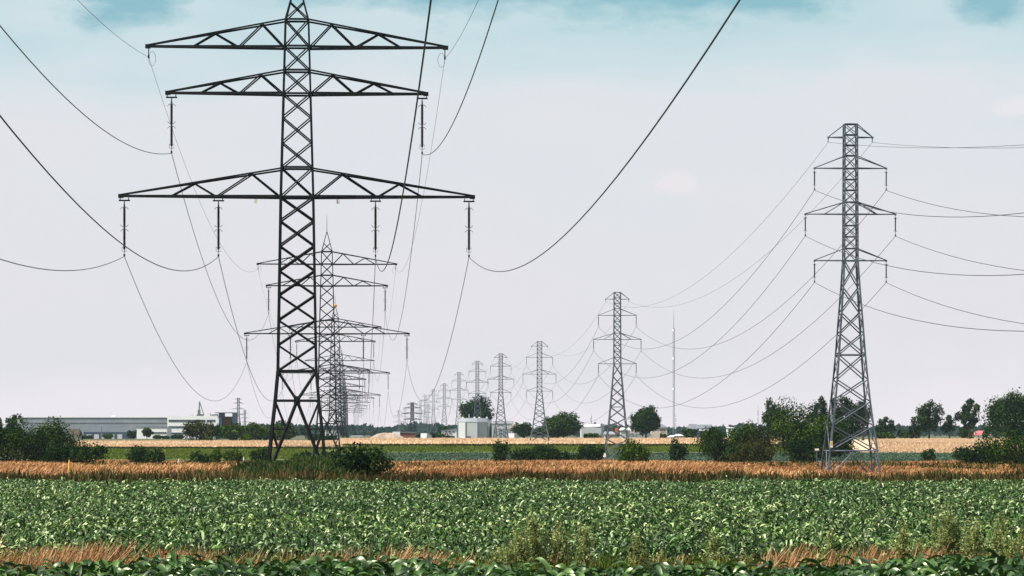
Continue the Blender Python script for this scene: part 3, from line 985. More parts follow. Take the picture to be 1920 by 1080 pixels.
def big_pylon(px_c, D, z_arm3, label, detail=2, marker=False, scale_w=1.0, mat=None, stub=False):
    mat = mat or M['steel_dark']
    base = float(g(D))
    cx = X(px_c, D)
    yaw = math.atan(301 / F)              # the line runs a little to the left as it recedes
    root = empty('lattice_pylon', (cx, D, base), label, 'pylon', 'large pylons of the tall line', rz=yaw)
    h3 = z_arm3 - base                    # height of the lowest crossarm
    lo = h3 / 24.9

    def zz(z):
        return z * lo if z <= 24.9 else h3 + (z - 24.9)

    def hw(z):                            # z in full-tower coordinates
        return float(np.interp(z, AH, AW))

    def c(z, sx, sy):
        w = hw(z)
        return Vector((sx * w, sy * w, zz(z)))
    th = 1.0 if detail >= 2 else 1.25
    # four legs
    for sx, sy in ((-1, -1), (1, -1), (1, 1), (-1, 1)):
        mb = MB()
        for za, zb, w in ((0, 4.6, .24), (4.6, 7.1, .24), (7.1, 9.7, .24), (9.7, 24.9, .20), (24.9, 33.7, .175), (33.7, 40.0, .15)):
            mb.beam(c(za, sx, sy), c(zb, sx, sy), w * th, (sx, sy, 0))
        mb.box((sx * 2.6, sy * 2.6, .1), (.7, .7, .5))
        mb.build('leg', mat, root)
    # bracing
    mb = MB()
    ups = [(918 - y) / 22 for y in (705, 655, 607, 559, 512, 464, 416, 369)]
    ups[-1] = 24.9
    tops = [24.9] + [(918 - y) / 22 for y in (315, 268, 221, 177, 133, 88, 38)]
    faces = [((-1, -1), (1, -1), (0, -1, 0)), ((1, -1), (1, 1), (1, 0, 0)), ((1, 1), (-1, 1), (0, 1, 0)), ((-1, 1), (-1, -1), (-1, 0, 0))]
    for a, b, nn in faces:
        for seq, w in ((ups, .105), (tops, .085)):
            for z0, z1 in zip(seq[:-1], seq[1:]):
                mb.beam(c(z0, *a), c(z1, *b), w * th, nn)
                mb.beam(c(z0, *b), c(z1, *a), w * th, nn)
        for z in (9.7, 24.9, (918 - 315) / 22, (918 - 177) / 22, (918 - 133) / 22, (918 - 88) / 22, 40.0):
            mb.beam(c(z, *a), c(z, *b), .13 * th, nn)
        # base: K bracing with a middle knot
        kn = (c(7.1, *a) + c(7.1, *b)) / 2
        for s_, o_ in ((a, b), (b, a)):
            mb.beam(c(9.7, *s_), kn, .15 * th, nn)
            mb.beam(c(7.1, *s_), kn, .14 * th, nn)
            mb.beam(kn, c(0.25, *s_), .17 * th, nn)
            bp = kn.lerp(c(0.25, *s_), .36)
            mb.beam(c(7.1, *s_), bp, .10 * th, nn)
            leg_p = c(4.6, *s_)
            mb.beam(Vector((leg_p.x, leg_p.y, bp.z)), bp, .10 * th, nn)
            bp2 = kn.lerp(c(0.25, *s_), .62)
            mb.beam(c(4.6, *s_), bp2, .09 * th, nn)
        if detail >= 2:
            mb.box((kn.x, kn.y, kn.z), (.5 if nn[0] == 0 else .06, .5 if nn[1] == 0 else .06, .75))
    mb.build('bracing', mat, root)
    # spire and rod
    mb = MB()
    tipz = zz(43.6)
    tip = Vector((0, 0, tipz))
    for sx, sy in ((-1, -1), (1, -1), (1, 1), (-1, 1)):
        mb.beam(c(40.0, sx, sy), tip + Vector((sx * .05, sy * .05, 0)), .13 * th, (sx, sy, 0))
    for a, b, nn in faces:
        m1 = c(40.0, *a).lerp(tip, .42)
        m2 = c(40.0, *b).lerp(tip, .42)
        mb.beam(c(40.0, *a), m2, .08 * th, nn)
        mb.beam(c(40.0, *b), m1, .08 * th, nn)
    mb.build('spire', mat, root)
    MB().tube([(0, 0, tipz - .2), (0, 0, tipz + 3.0)], .05, 5, [.06, .03]).build('lightning_rod', mat, root)
    # crossarms
    hang = []
    for (zb, zt, half, fr) in (((918 - 90) / 22, 40.0, 12.66, (.166, .335, .51, .675)),
                               ((918 - 177) / 22, (918 - 133) / 22, 10.97, (.196, .38, .55, .727)),
                               (24.9, (918 - 317) / 22, 14.95, (.184, .40, .54, .69))):
        for sx in (-1, 1):
            mb = MB()
            tipb = Vector((sx * half, 0, zz(zb) + .05))
            for sy in (-1, 1):
                bb, tt = c(zb, sx, sy), c(zt, sx, sy)
                ts = tipb + Vector((0, sy * .12, 0))
                mb.beam(bb, ts, .20 * th, (0, sy, -1))
                mb.beam(tt, ts + Vector((0, 0, .16)), .145 * th, (0, sy, 1))
                pts = [bb]
                for k, f_ in enumerate(fr):
                    pts.append((tt if k % 2 == 0 else bb).lerp(ts, f_))
                for p, q_ in zip(pts[:-1], pts[1:]):
                    mb.beam(p, q_, .088 * th, (0, sy, 0))
            # plan bracing between the two lower chords
            bl, br = c(zb, sx, -1), c(zb, sx, 1)
            for k in range(6):
                f0, f1 = k / 7, (k + 1) / 7
                p, q_ = (bl, br) if k % 2 else (br, bl)
                mb.beam(p.lerp(tipb, f0), q_.lerp(tipb, f1), .07 * th, (0, 0, -1))
            mb.box((sx * half, 0, zz(zb) + .08), (.45, .42, .34))
            mb.build('crossarm', mat, root)
    # insulator strings
    att = []
    for xh, za in ((10.66, (918 - 177) / 22), (14.66, 24.9), (6.68, 24.9)):
        for sx in (-1, 1):
            zt_ = zz(za)
            xo = sx * xh
            mb = MB()
            x_ = xo
            ln = 5.05
            prof = []
            nd = 16 if detail >= 2 else 5
            z0 = zt_ - .85
            seg = (1.65 if detail >= 1 else 1.6)
            for part in range(2):
                za_ = z0 - part * (seg + .28)
                for k in range(nd):
                    z = za_ - seg * k / nd
                    prof += [(.075, z), (.135, z - .03), (.09, z - seg / nd * .7)]
            prof += [(.03, z0 - 2 * seg - .35), (.03, zt_ - ln + .25)]
            prof = [(.03, zt_ - .25)] + prof
            mb.lathe(x_, 0, prof, 8 if detail >= 2 else 5)
            io = mb.build('insulator', M['insul'], root)
            if detail >= 1:
                hb = MB()
                hb.box((x_, 0, zt_ - .30), (.95, .16, .12))
                for s_ in (-1, 1):
                    hb.box((x_ + s_ * .36, 0, zt_ - .17), (.07, .14, .22))
                hb.build('hanger', mat, io)
            if detail >= 2:
                hb = MB()
                for zc_, dz in ((z0 + .02, -.22), (z0 - seg - .06, .2), (z0 - seg - .24, -.2)):
                    for s_ in (-1, 1):
                        hb.tube([(x_, 0, zc_), (x_ + s_ * .2, 0, zc_ + dz * .2), (x_ + s_ * .34, 0, zc_ + dz)], .022, 5)
                zr = z0 - 2 * seg - .3
                hb.tube([(x_ - .2, 0, zr + .17), (x_ - .2, 0, zr - .17), (x_ + .2, 0, zr - .17), (x_ + .2, 0, zr + .17), (x_ - .2, 0, zr + .17)], .02, 5)
                hb.tube([(x_, 0, z0 + .05), (x_, 0, z0 - seg), (x_, 0, zr - .17)], .02, 5)
                hb.build('arcing_horn', mat, io)
                cb = MB()
                cb.box((x_, 0, zt_ - ln + .1), (.13, .5, .2))
                cb.build('clamp', mat, io)
            att.append(Vector((xo, 0, zt_ - ln)))
    for sx in (-1, 1):
        zt_ = zz((918 - 90) / 22)
        if detail >= 1:
            mb = MB()
            mb.tube([(sx * 12.6, 0, zt_), (sx * 12.6, 0, zt_ - .85)], .045, 5)
            mb.box((sx * 12.6, 0, zt_ - .8), (.14, .3, .25))
            mb.build('earth_wire_clamp', mat, root)
        if detail >= 2:
            pts = []
            for k in range(13):
                a = k / 12 * math.pi * 2
                pts.append((sx * (12.6 - .30 + .30 * math.cos(a)), .05 * math.sin(a), zt_ - .98 + .62 * math.sin(a)))
            MB().tube(pts, .016, 4).build('jumper_loop', M['wire'], root)
        att.append(Vector((sx * 12.6, 0, zt_ - .85)))
    if marker:
        MB().lathe(0, 0, [(.05, tipz - .55), (.42, tipz - .35), (.55, tipz), (.42, tipz + .35), (.05, tipz + .55)], 12).build('marker_ball', M['orange'], root, True)
    if detail >= 2:
        for sx in (-1, 1):
            MB().box((sx * 3.5, -.2, zz(24.9) - .35), (.28, .03, .36)).build('number_plate', M['plate'], root)
    ca, sa = math.cos(yaw), math.sin(yaw)
    return [Vector((cx + a.x * ca - a.y * sa, D + a.x * sa + a.y * ca, base + a.z)) for a in att]


ORD = ['second', 'third', 'fourth', 'fifth', 'sixth', 'seventh', 'eighth', 'ninth', 'tenth', 'eleventh', 'twelfth']
bigs = [big_pylon(557, 300, CZ + 19.9, 'nearest large dark lattice pylon with three wide crossarms, its spire cut by the top edge', 2)]
spec = [(613, 645, 17.75, 'second large pylon, its pointed spire showing right of the nearest pylon', 2, False),
        (628.5, 976, 16.0, 'third large pylon, with an orange ball on its spire', 1, True),
        (637, 1302, 13.2, 'fourth large pylon in the stack, whose lowest crossarm shows as a dark bar', 1, False),
        (641, 1632, 15.2, 'fifth large pylon in the receding stack', 1, False),
        (643.6, 1960, 15.8, 'sixth large pylon in the receding stack', 0, False),
        (645.7, 2290, 16.2, 'seventh large pylon, already fading in the stack', 0, False),
        (647.3, 2620, 16.4, 'eighth large pylon, faded blue in the stack', 0, False),
        (648.4, 2950, 16.8, 'ninth large pylon, very faint in the stack', 0, False),
        (649.4, 3280, 17.0, 'farthest large pylon that closes the stack', 0, False)]
for px, D, za, lb, det, mk in spec:
    bigs.append(big_pylon(px, D, CZ + za, lb, det, mk))

# wires of the tall line
WN = ['inner-right', 'x']
big_lbl = [('conductor hanging from the left end of the middle crossarms', 0), ('conductor hanging from the right end of the middle crossarms', 1),
           ('conductor hanging from the outer left end of the lowest crossarms', 2), ('conductor from the outer right end of the lowest crossarms, sweeping up to the top', 3),
           ('conductor hanging from the inner left insulators of the lowest crossarms', 4), ('conductor hanging from the inner right insulators of the lowest crossarms', 5),
           ('thin earth wire running from the left tips of the top crossarms', 6), ('thin earth wire running from the right tips of the top crossarms', 7)]
for lb, i in big_lbl:
    p0 = bigs[0][i]
    earth = i >= 6
    b_, c_ = (.076, .00021) if earth else ((.088 if i < 2 else .0852), .000322)
    pts = []
    for s_ in np.concatenate([np.linspace(330, 12, 46), np.array([6, 2.5])]):
        pts.append((p0.x + .0456 * s_, p0.y - s_, p0.z - b_ * s_ + c_ * s_ * s_))
    pts.append(tuple(p0))
    for k in range(len(bigs) - 1):
        a, b = bigs[k][i], bigs[k + 1][i]
        span = (b - a).length
        sag = (.00021 if earth else .000322) * span * span / 4
        m = 30 if k < 3 else 14
        for j in range(1, m + 1):
            t = j / m
            p = a.lerp(b, t)
            pts.append((p.x, p.y, p.z - 4 * sag * t * (1 - t)))
    o = MB().tube(pts, .017 if earth else .03, 5).build('power_cable' if not earth else 'earth_wire', M['wire'], None, True)
    tag(o, lb, 'cable', 'wires of the tall line')

# ------------------------------------------------------------------ slim pylons
RY = [233, 253, 272.7, 292, 316, 336.7, 356.7, 379, 402, 423, 444, 466, 489]
RL = [489, 540, 588, 628, 668, 715, 757, 803, 850, 909]
RHW = {489: 13, 540: 16, 588: 19.5, 628: 22.3, 668: 25, 715: 29, 757: 33, 803: 38.5, 850: 45, 909: 51}


def slim_pylon(px_c, D, ytop, label, detail=2, group='slim steel pylons in a row', mat=None, wide=1.0, thick=1.0, yaw=None, name='slim_pylon', armk=1.0):
    mat = mat or M['steel_galv']
    base = float(g(D))
    cx = X(px_c, D)
    yaw = math.atan((960 - 677) / F) if yaw is None else yaw
    root = empty(name, (cx, D, base), label, 'pylon', group, rz=yaw)
    H = Zp(ytop, D) - base
    up = 256 / 22 * armk
    lo = (H - up) / (420 / 22)

    def zz(y):
        return H - (y - 233) / 22 * armk if y <= 489 else (909 - y) / 22 * lo

    def hw(y):
        return (12 if y < 466 else 12 + (y - 466) / 23) / 22 * wide if y <= 489 else RHW[y] / 22 * wide

    def c(y, sx, sy):
        return Vector((sx * hw(y), sy * hw(y), zz(y)))
    th = (1.0 if detail >= 2 else 1.3) * thick
    for sx, sy in ((-1, -1), (1, -1), (1, 1), (-1, 1)):
        mb = MB()
        for y0, y1 in zip(RL[:-1], RL[1:]):
            mb.beam(c(y0, sx, sy), c(y1, sx, sy), .15 * th, (sx, sy, 0))
        mb.beam(c(233, sx, sy), c(489, sx, sy), .12 * th, (sx, sy, 0))
        mb.box((sx * hw(909), sy * hw(909), .1), (.5, .5, .4))
        mb.build('leg', mat, root)
    faces = [((-1, -1), (1, -1), (0, -1, 0)), ((1, -1), (1, 1), (1, 0, 0)), ((1, 1), (-1, 1), (0, 1, 0)), ((-1, 1), (-1, -1), (-1, 0, 0))]
    mb = MB()
    for a, b, nn in faces:
        for y0, y1 in zip(RY[:-1], RY[1:]):
            mb.beam(c(y0, *a), c(y1, *b), .05 * th, nn)
            mb.beam(c(y0, *b), c(y1, *a), .05 * th, nn)
            if detail >= 1:
                mb.beam(c(y0, *a), c(y0, *b), .07 * th, nn)
        for y0, y1 in zip(RL[:-2], RL[1:-1]):
            mb.beam(c(y0, *a), c(y1, *b), .075 * th, nn)
            mb.beam(c(y0, *b), c(y1, *a), .075 * th, nn)
        for y in (489, 668, 850):
            mb.beam(c(y, *a), c(y, *b), .085 * th, nn)
        mid_ = (c(850, *a) + c(850, *b)) / 2
        mb.beam(mid_, c(909, *a) + Vector((0, 0, .2)), .085 * th, nn)
        mb.beam(mid_, c(909, *b) + Vector((0, 0, .2)), .085 * th, nn)
    mb.build('bracing', mat, root)
    att = []
    for y, yt_, half, ins in ((316, 293, 3.07, 1), (402, 379, 3.86, 1), (489, 466, 3.07, 1), (258, 234, 1.89, 0)):
        half *= wide if wide > 1 else 1
        zb_, zt_ = H - (y - 233) / 22 * armk, H - (yt_ - 233) / 22 * armk
        w = 12 / 22 * wide
        for sx in (-1, 1):
            mb = MB()
            tip = Vector((sx * half, 0, zb_))
            for sy in (-1, 1):
                b0, t0 = Vector((sx * w, sy * w, zb_)), Vector((sx * w, sy * w, zt_))
                mb.beam(b0, tip, .085 * th, (0, sy, -1))
                mb.beam(t0, tip + Vector((0, 0, .06)), .075 * th, (0, sy, 1))
                if half > 3.3:
                    mb.beam(t0, b0.lerp(tip, .52), .055 * th, (0, sy, 0))
            mb.beam(Vector((sx * w, -w, zb_)), Vector((sx * w, w, zb_)).lerp(tip, .5), .05 * th, (0, 0, -1))
            mb.beam(Vector((sx * w, w, zb_)).lerp(tip, .5), Vector((sx * w, -w, zb_)).lerp(tip, .5), .05 * th, (0, 0, -1))
            mb.box((sx * half, 0, zb_), (.16, .16, .16))
            mb.build('crossarm', mat, root)
            if ins:
                if detail >= 1:
                    prof = [(.02, zb_), (.02, zb_ - .25)]
                    nd = 9 if detail >= 2 else 3
                    for k in range(nd):
                        z = zb_ - .25 - 1.15 * k / nd
                        prof += [(.04, z), (.075, z - .03), (.04, z - 1.15 / nd * .8)]
                    prof += [(.02, zb_ - 1.45), (.03, zb_ - 1.8)]
                    ib = MB().lathe(sx * half, 0, prof, 6)
                    io = ib.build('insulator', M['insul'], root)
                    if detail >= 2:
                        hb = MB()
                        for zc_ in (zb_ - .32, zb_ - 1.4):
                            hb.tube([(sx * half - .17, -.05, zc_), (sx * half, 0, zc_ - .04), (sx * half + .17, .05, zc_)], .018, 4)
                        hb.box((sx * half, 0, zb_ - 1.78), (.1, .3, .12))
                        hb.tube([(sx * half, 0, zb_ - .3), (sx * half, 0, zb_ - 1.8)], .015, 4)
                        hb.build('arcing_horn', mat, io)
                att.append(Vector((sx * half, 0, zb_ - 1.85)))
            else:
                if detail >= 1:
                    MB().tube([(sx * half, 0, zb_), (sx * half - .03, 0, zb_ - .4)], .04, 4).build('earth_wire_clamp', mat, root)
                att.append(Vector((sx * half, 0, zb_ - .4)))
    ca, sa = math.cos(yaw), math.sin(yaw)
    root_att = [Vector((cx + a.x * ca - a.y * sa, D + a.x * sa + a.y * ca, base + a.z)) for a in att]
    return root, root_att


slims = []
for px, D, yt, lb, det in [
    (1594.5, 300, 233, 'nearest slim steel pylon, tall at the right in the orange grass', 2),
    (1157.5, 572, 548, 'second slim steel pylon, standing behind the bright green bush', 2),
    (1011.6, 822, 640, 'third slim steel pylon, left of the wide rounded tree', 2),
    (939, 1050, 663, 'fourth slim steel pylon, before the right end of the silos', 1),
    (895, 1262, 677, 'fifth slim steel pylon, before the round tree and silos', 1),
    (860.6, 1499, 698, 'sixth slim steel pylon, at the left end of the silos', 1),
    (833, 1763, 719, 'seventh slim steel pylon, above the small white shed', 1),
    (812.7, 2027, 729.6, 'eighth slim steel pylon, left of the small white shed', 0),
    (797.4, 2286, 740, 'ninth slim steel pylon, thin and pale', 0),
    (788.5, 2540, 751, 'tenth and palest slim steel pylon of the row', 0)]:
    r_, a_ = slim_pylon(px, D, yt, lb, det)
    slims.append((r_, a_))

mb = MB()
rt = slims[0][0]
mb.box((-1.9, -2.12, 3.2), (.22, .04, .55))
mb.build('warning_plate', M['plate'], rt)
MB().box((-1.9, -2.15, 3.32), (.18, .03, .22)).build('warning_sign', M['yellow'], rt)
MB().box((-2.25, -2.35, 1.6), (.4, .3, .6)).build('cable_box', M['white'], slims[1][0])
lblR = ['left conductor of the upper crossarms', 'right conductor of the upper crossarms', 'left conductor of the widest middle crossarms', 'right conductor of the widest middle crossarms',
        'left conductor of the lowest crossarms', 'right conductor of the lowest crossarms', 'thin left earth wire from the top crossarms', 'thin right earth wire from the top crossarms']
for i in range(8):
    p0 = slims[0][1][i]
    earth = i >= 6
    b_, c_ = (.098, .00016) if earth else ((.125, .122, .1148)[i // 2], .00045)
    pts = []
    for s_ in np.linspace(258, 2, 40):
        pts.append((p0.x + .0429 * s_, p0.y - s_, p0.z - b_ * s_ + c_ * s_ * s_))
    pts.append(tuple(p0))
    for k in range(len(slims) - 1):
        a, b = slims[k][1][i], slims[k + 1][1][i]
        span = (b - a).length
        sag = (.0003 if earth else .00042) * span * span / 4
        m = 26 if k < 3 else 12
        for j in range(1, m + 1):
            t = j / m
            p = a.lerp(b, t)
            pts.append((p.x, p.y, p.z - 4 * sag * t * (1 - t)))
    o = MB().tube(pts, .015 if earth else .023, 5).build('earth_wire' if earth else 'power_cable', M['wire'], None, True)
    tag(o, lblR[i] + ' on the row of slim steel pylons', 'cable', 'wires of the slim line')

# other far pylons
slim_pylon(773, 1900, 755, 'squat dark pylon with three thick short arms in the far middle', 1, 'far pylons', M['steel_dark'], 1.55, 2.2, name='squat_pylon', armk=.78)
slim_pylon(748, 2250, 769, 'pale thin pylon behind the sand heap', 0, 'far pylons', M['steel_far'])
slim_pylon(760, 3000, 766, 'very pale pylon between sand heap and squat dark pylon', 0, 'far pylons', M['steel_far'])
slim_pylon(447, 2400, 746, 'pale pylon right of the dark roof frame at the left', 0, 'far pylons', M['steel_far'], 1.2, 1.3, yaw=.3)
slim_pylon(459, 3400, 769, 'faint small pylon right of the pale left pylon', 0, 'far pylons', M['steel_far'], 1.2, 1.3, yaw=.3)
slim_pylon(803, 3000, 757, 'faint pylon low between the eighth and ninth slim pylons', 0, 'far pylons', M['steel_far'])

# ------------------------------------------------------------------ masts


def mast(px, D, yt, w, label, mat):
    base = float(g(D))
    H = Zp(yt, D) - base
    root = empty('radio_mast', (X(px, D), D, base), label, 'mast')
    mb = MB()
    r3 = [(w * math.cos(a), w * math.sin(a)) for a in (0, 2.094, 4.189)]
    n = int(H / (w * 3))
    for k in range(3):
        mb.beam((*r3[k], 0), (*r3[k], H * .86), w * .35, L_=False)
    for j in range(n):
        z0, z1 = H * .86 * j / n, H * .86 * (j + 1) / n
        for k in range(3):
            a, b = r3[k], r3[(k + 1) % 3]
            mb.beam((*a, z0), (*b, z1), w * .18, L_=False)
            mb.beam((*a, z0), (*b, z0), w * .18, L_=False)
    mb.build('lattice_shaft', mat, root)
    MB().tube([(0, 0, H * .85), (0, 0, H)], w * .3, 5, [w * .4, w * .12]).build('antenna', mat, root)
    mb = MB()
    for z in (H * .38, H * .62, H * .84):
        mb.lathe(0, 0, [(w * 1.4, z - w), (w * 1.4, z + w)], 8)
    mb.build('antenna_ring', M['white'], root)
    return root


M['mast'] = noisy_mat('mast_paint', (.22, .25, .3), (.32, .35, .4), .05, .6)
mast(1263, 2200, 581, .62, 'very tall thin radio mast on the horizon right of the second slim pylon', M['mast'])
mast(1108, 1500, 773, .3, 'short antenna mast above the curved-roof shed', M['mast'])
mast(1421, 1500, 757, .22, 'small thin antenna mast left of the grove', M['mast'])
mast(1267, 2500, 776, .3, 'small mast close beside the foot of the very tall one', M['mast'])

# ------------------------------------------------------------------ buildings


def bx(mb, x0, x1, y0, y1, D, depth):
    """box filling image rows y0..y1 (top, bottom), front face at distance D"""
    xa, xb = X(x0, D), X(x1, D)
    za, zb = Zp(y1, D), Zp(y0, D)
    mb.box(((xa + xb) / 2, D + depth / 2, (za + zb) / 2), (xb - xa, depth, zb - za))
    return mb


def thing(name, label, cat, px, D, group=None):
    """Empty at the foot; parts given in world coordinates"""
    return empty(name, (X(px, D), D, float(g(D))), label, cat, group)


def part(name, mb, mat, root, smooth=False):
    o = mb.build(name, mat, root, smooth)
    rl = root.location if root.parent is None else root.parent.location
    if root.parent is None:
        for v in o.data.vertices:
            v.co -= rl
    else:
        for v in o.data.vertices:
            v.co -= rl
    return o


def gnd(D):
    return HY - F * (float(g(D)) - CZ) / D


# grey hall
D = 1420
gy = gnd(D) + .6
r = thing('warehouse', 'long low grey metal hall at the far left', 'warehouse', 180, D)
part('wall', bx(MB(), 38, 313, 783, gy, D, 60), M['clad'], r)
part('cornice', bx(MB(), 37.5, 314, 781.2, 782.9, D - .25, 60.5), M['white'], r)
part('seam_band', bx(MB(), 38.2, 312.8, 792.6, 793.4, D - .12, .1), M['roof_grey'], r)
lb_ = part('loading_bay', bx(MB(), 157, 238, 810, gy, D - 8, 7.9), M['clad_dark'], r)
for k in range(5):
    part('dock_door', bx(MB(), 162 + k * 14.5, 171 + k * 14.5, 814.5, gy, D - 8.12, .1), M['clad_light'], r)
mb = MB()
bx(mb, 209, 216, 779.5, 781.2, D + 12, 4)
part('roof_unit', mb, M['white'], r)
for px in (190, 150):
    rr = thing('light_pole', 'slim pole in front of the grey hall, %s' % ('at the navy loading bay' if px == 190 else 'left of the navy loading bay'), 'pole', px, D - 60)
    p_ = MB()
    zt = Zp(800.5 if px == 190 else 801.5, D - 60) - float(g(D - 60))
    MB().tube([(0, 0, 0), (0, 0, zt)], .14, 6, [.17, .12]).build('shaft', M['roof_grey'], rr)
    MB().box((.3, 0, zt + .05), (.9, .3, .16)).build('lamp_head', M['roof_grey'], rr)
# office block
D = 1380
gy = gnd(D) + .5
r = thing('office_block', 'white office block with three dark ribbon windows and rooftop plant', 'office building', 360, D)
part('wall', bx(MB(), 313.6, 412, 780, gy, D, 30), M['white'], r)
for (a, b, y0_, y1_) in ((316, 385, 787, 790.6), (387.5, 403.5, 787, 790.6), (316, 408, 799, 802.2), (316, 408, 811, 814)):
    w_ = part('window', bx(MB(), a, b, y0_, y1_, D - .12, .3), M['glass'], r)
    mb = MB()
    k = 0
    xx = a + 4
    while xx < b - 1:
        bx(mb, xx, xx + .35, y0_, y1_, D - .2, .1)
        xx += 4.4
    part('mullion', mb, M['roof_grey'], w_)
mb = MB()
bx(mb, 349, 356, 777.8, 780, D + 6, 4)
part('roof_unit', mb, M['clad_light'], r)
for a, b, y0_ in ((357.5, 361, 777.2), (362, 366.5, 777.6), (388, 394, 774.5), (396, 400, 777), (401, 408, 776.2)):
    part('roof_unit', bx(MB(), a, b, y0_, 780, D + 6, 3), M['clad_light'] if a < 390 else M['roof_grey'], r)
part('stair_tower', bx(MB(), 410.2, 416.5, 773.6, gy, D - 1, 14), M['clad_dark'], r)
part('end_wall', bx(MB(), 418.5, 436, 781, gy, D + 1, 12), M['brick'], r)
mb = MB()
bx(mb, 403, 436, 773.2, 774.4, D - 1.5, 14)
bx(mb, 435.6, 440.4, 773.2, gy, D - 1.5, 14)
part('roof_frame', mb, M['clad_dark'], r)
# low wing
D = 1340
r = thing('office_wing', 'low white two-storey wing left of the white office block', 'office building', 285, D)
gy = gnd(D) + .5
part('wall', bx(MB(), 256.5, 313.2, 801.5, gy, D, 18), M['white'], r)
part('window', bx(MB(), 281, 312, 810.2, 813, D - .12, .3), M['glass'], r)
part('parapet', bx(MB(), 256, 313.3, 800.4, 801.3, D - .2, 18.4), M['roof_grey'], r)
for k in range(6):
    part('roof_unit', bx(MB(), 262 + k * 8.2, 265 + k * 8.2, 799, 800.4, D + 4, 1.6), M['roof_grey'], r)
# crane on the office roof
D = 1450
r = thing('crane', 'grey mobile crane with raised jib behind the white office roof', 'crane', 373, D)
s = F / D
zb = float(g(D))
part('body', bx(bx(MB(), 369, 380, 776.5, 781, D, 3), 370.5, 375, 768.5, 776.5, D + .2, 2.4), M['roof_grey'], r)
q1 = (X(373, D), D + 1, Zp(770, D))
q2 = (X(373.8, D), D + 1, Zp(753, D))
q3 = (X(382, D), D + 1, Zp(779, D))
part('mast', MB().beam(q1, q2, .5, L_=False), M['roof_grey'], r)
part('jib', MB().beam(q2, q3, .32, L_=False), M['roof_grey'], r)
part('tower_base', bx(MB(), 371.5, 375.5, 781, gnd(D) + .5, D + .3, 2), M['roof_grey'], r)
# grain silos
D = 1120
gy = gnd(D) + .5
r = thing('grain_silo', 'broad pale faceted grain silo with sloped shoulder below the round tree', 'silo', 888, D)
cxp, rad = 888.5, 32.5 * D / F
cy_ = D + rad
zt, z0 = Zp(783.5, D), float(g(D))


def facets(prof, off):
    n_ = 9
    vs, fs = [], []
    for q_, z in prof:
        for k in range(n_):
            a = off + 2 * math.pi * k / n_
            vs.append((X(cxp, D) + q_ * math.cos(a), cy_ + q_ * math.sin(a), z))
    for i_ in range(len(prof) - 1):
        for k in range(n_):
            k2 = (k + 1) % n_
            fs.append((i_ * n_ + k, i_ * n_ + k2, (i_ + 1) * n_ + k2, (i_ + 1) * n_ + k))
    fs += [tuple(range(n_))[::-1], tuple(range((len(prof) - 1) * n_, len(prof) * n_))]
    return MB().add(vs, fs), vs


OFF = math.radians(-78)
w_, vs_ = facets([(rad, z0), (rad, zt - 1.3)], OFF)
part('silo_wall', w_, M['clad_light'], r)
w_, _ = facets([(rad + .1, zt - 1.29), (rad * .82, zt - .15), (rad * .1, zt)], OFF)
part('silo_roof', w_, M['clad'], r)
for k in range(9):
    if vs_[k][1] < cy_ + 1:
        part('rib', MB().box((vs_[k][0], vs_[k][1] - .04, (z0 + zt - 1.3) / 2), (.28, .28, zt - 1.35 - z0)), M['clad'], r)
part('door', bx(MB(), 873, 882, 818, gy, D - .1, 1.4), M['clad_dark'], r)
mb = MB()
for a in (868, 879, 890, 902, 912):
    bx(mb, a, a + 2.6, 780.2, 783.6, D + 3, 1)
part('roof_vent', bx(MB(), 878.6, 880, 776.5, 783.8, D + 3.5, .5), M['clad_light'], r)
for a in (866, 888, 897, 911):
    part('roof_vent', bx(MB(), a, a + 3.2, 781.6, 784.4, D + 4, 1), M['white'], r)
r = thing('grain_store', 'flat-roofed pale store with vertical panels right of the silos', 'warehouse', 943, D)
part('wall', bx(MB(), 922, 962, 794, gy, D + 1, 14), M['clad_light'], r)
part('roof', bx(MB(), 921.5, 962.5, 792.6, 793.9, D + .8, 14.5), M['white'], r)
part('upper_floor', bx(MB(), 924, 961, 789.5, 792.5, D + 5, 8), M['clad'], r)
part('end_pier', bx(MB(), 959.6, 962.8, 789, gy, D + .5, 1), M['cream'], r)
for k in range(4):
    part('door', bx(MB(), 926 + k * 8.5, 930.5 + k * 8.5, 803, gy, D + .86, .1), M['clad'], r)
r = thing('small_shed', 'small white shed with dark doorway left of the silos', 'shed', 842, D + 40)
Ds = D + 40
gys = gnd(Ds) + .5
zt = Zp(805, Ds)
xa, xb_ = X(828, Ds), X(856, Ds)
z0 = float(g(Ds))
part('wall', MB().prism([(xa, z0), (xb_, z0), (xb_, Zp(804, Ds)), (xa, Zp(808, Ds))], Ds, Ds + 9), M['white'], r)
part('roof', MB().prism([(xa - .3, Zp(807.8, Ds)), (xb_ + .1, Zp(803.8, Ds)), (xb_ + .1, Zp(803, Ds)), (xa - .3, Zp(807, Ds))], Ds - .3, Ds + 9.3), M['roof_grey'], r)
part('door', bx(MB(), 842, 852, 817, gys, Ds - .1, .12), M['glass'], r)
for k in range(3):
    part('window', bx(MB(), 834 + k * 7, 838.5 + k * 7, 808.6, 810.6, Ds - .1, .12), M['glass'], r)
for k in range(2):
    part('window', bx(MB(), 834 + k * 8, 840 + k * 8, 812.4, 814.0, Ds - .1, .12), M['brick'], r)
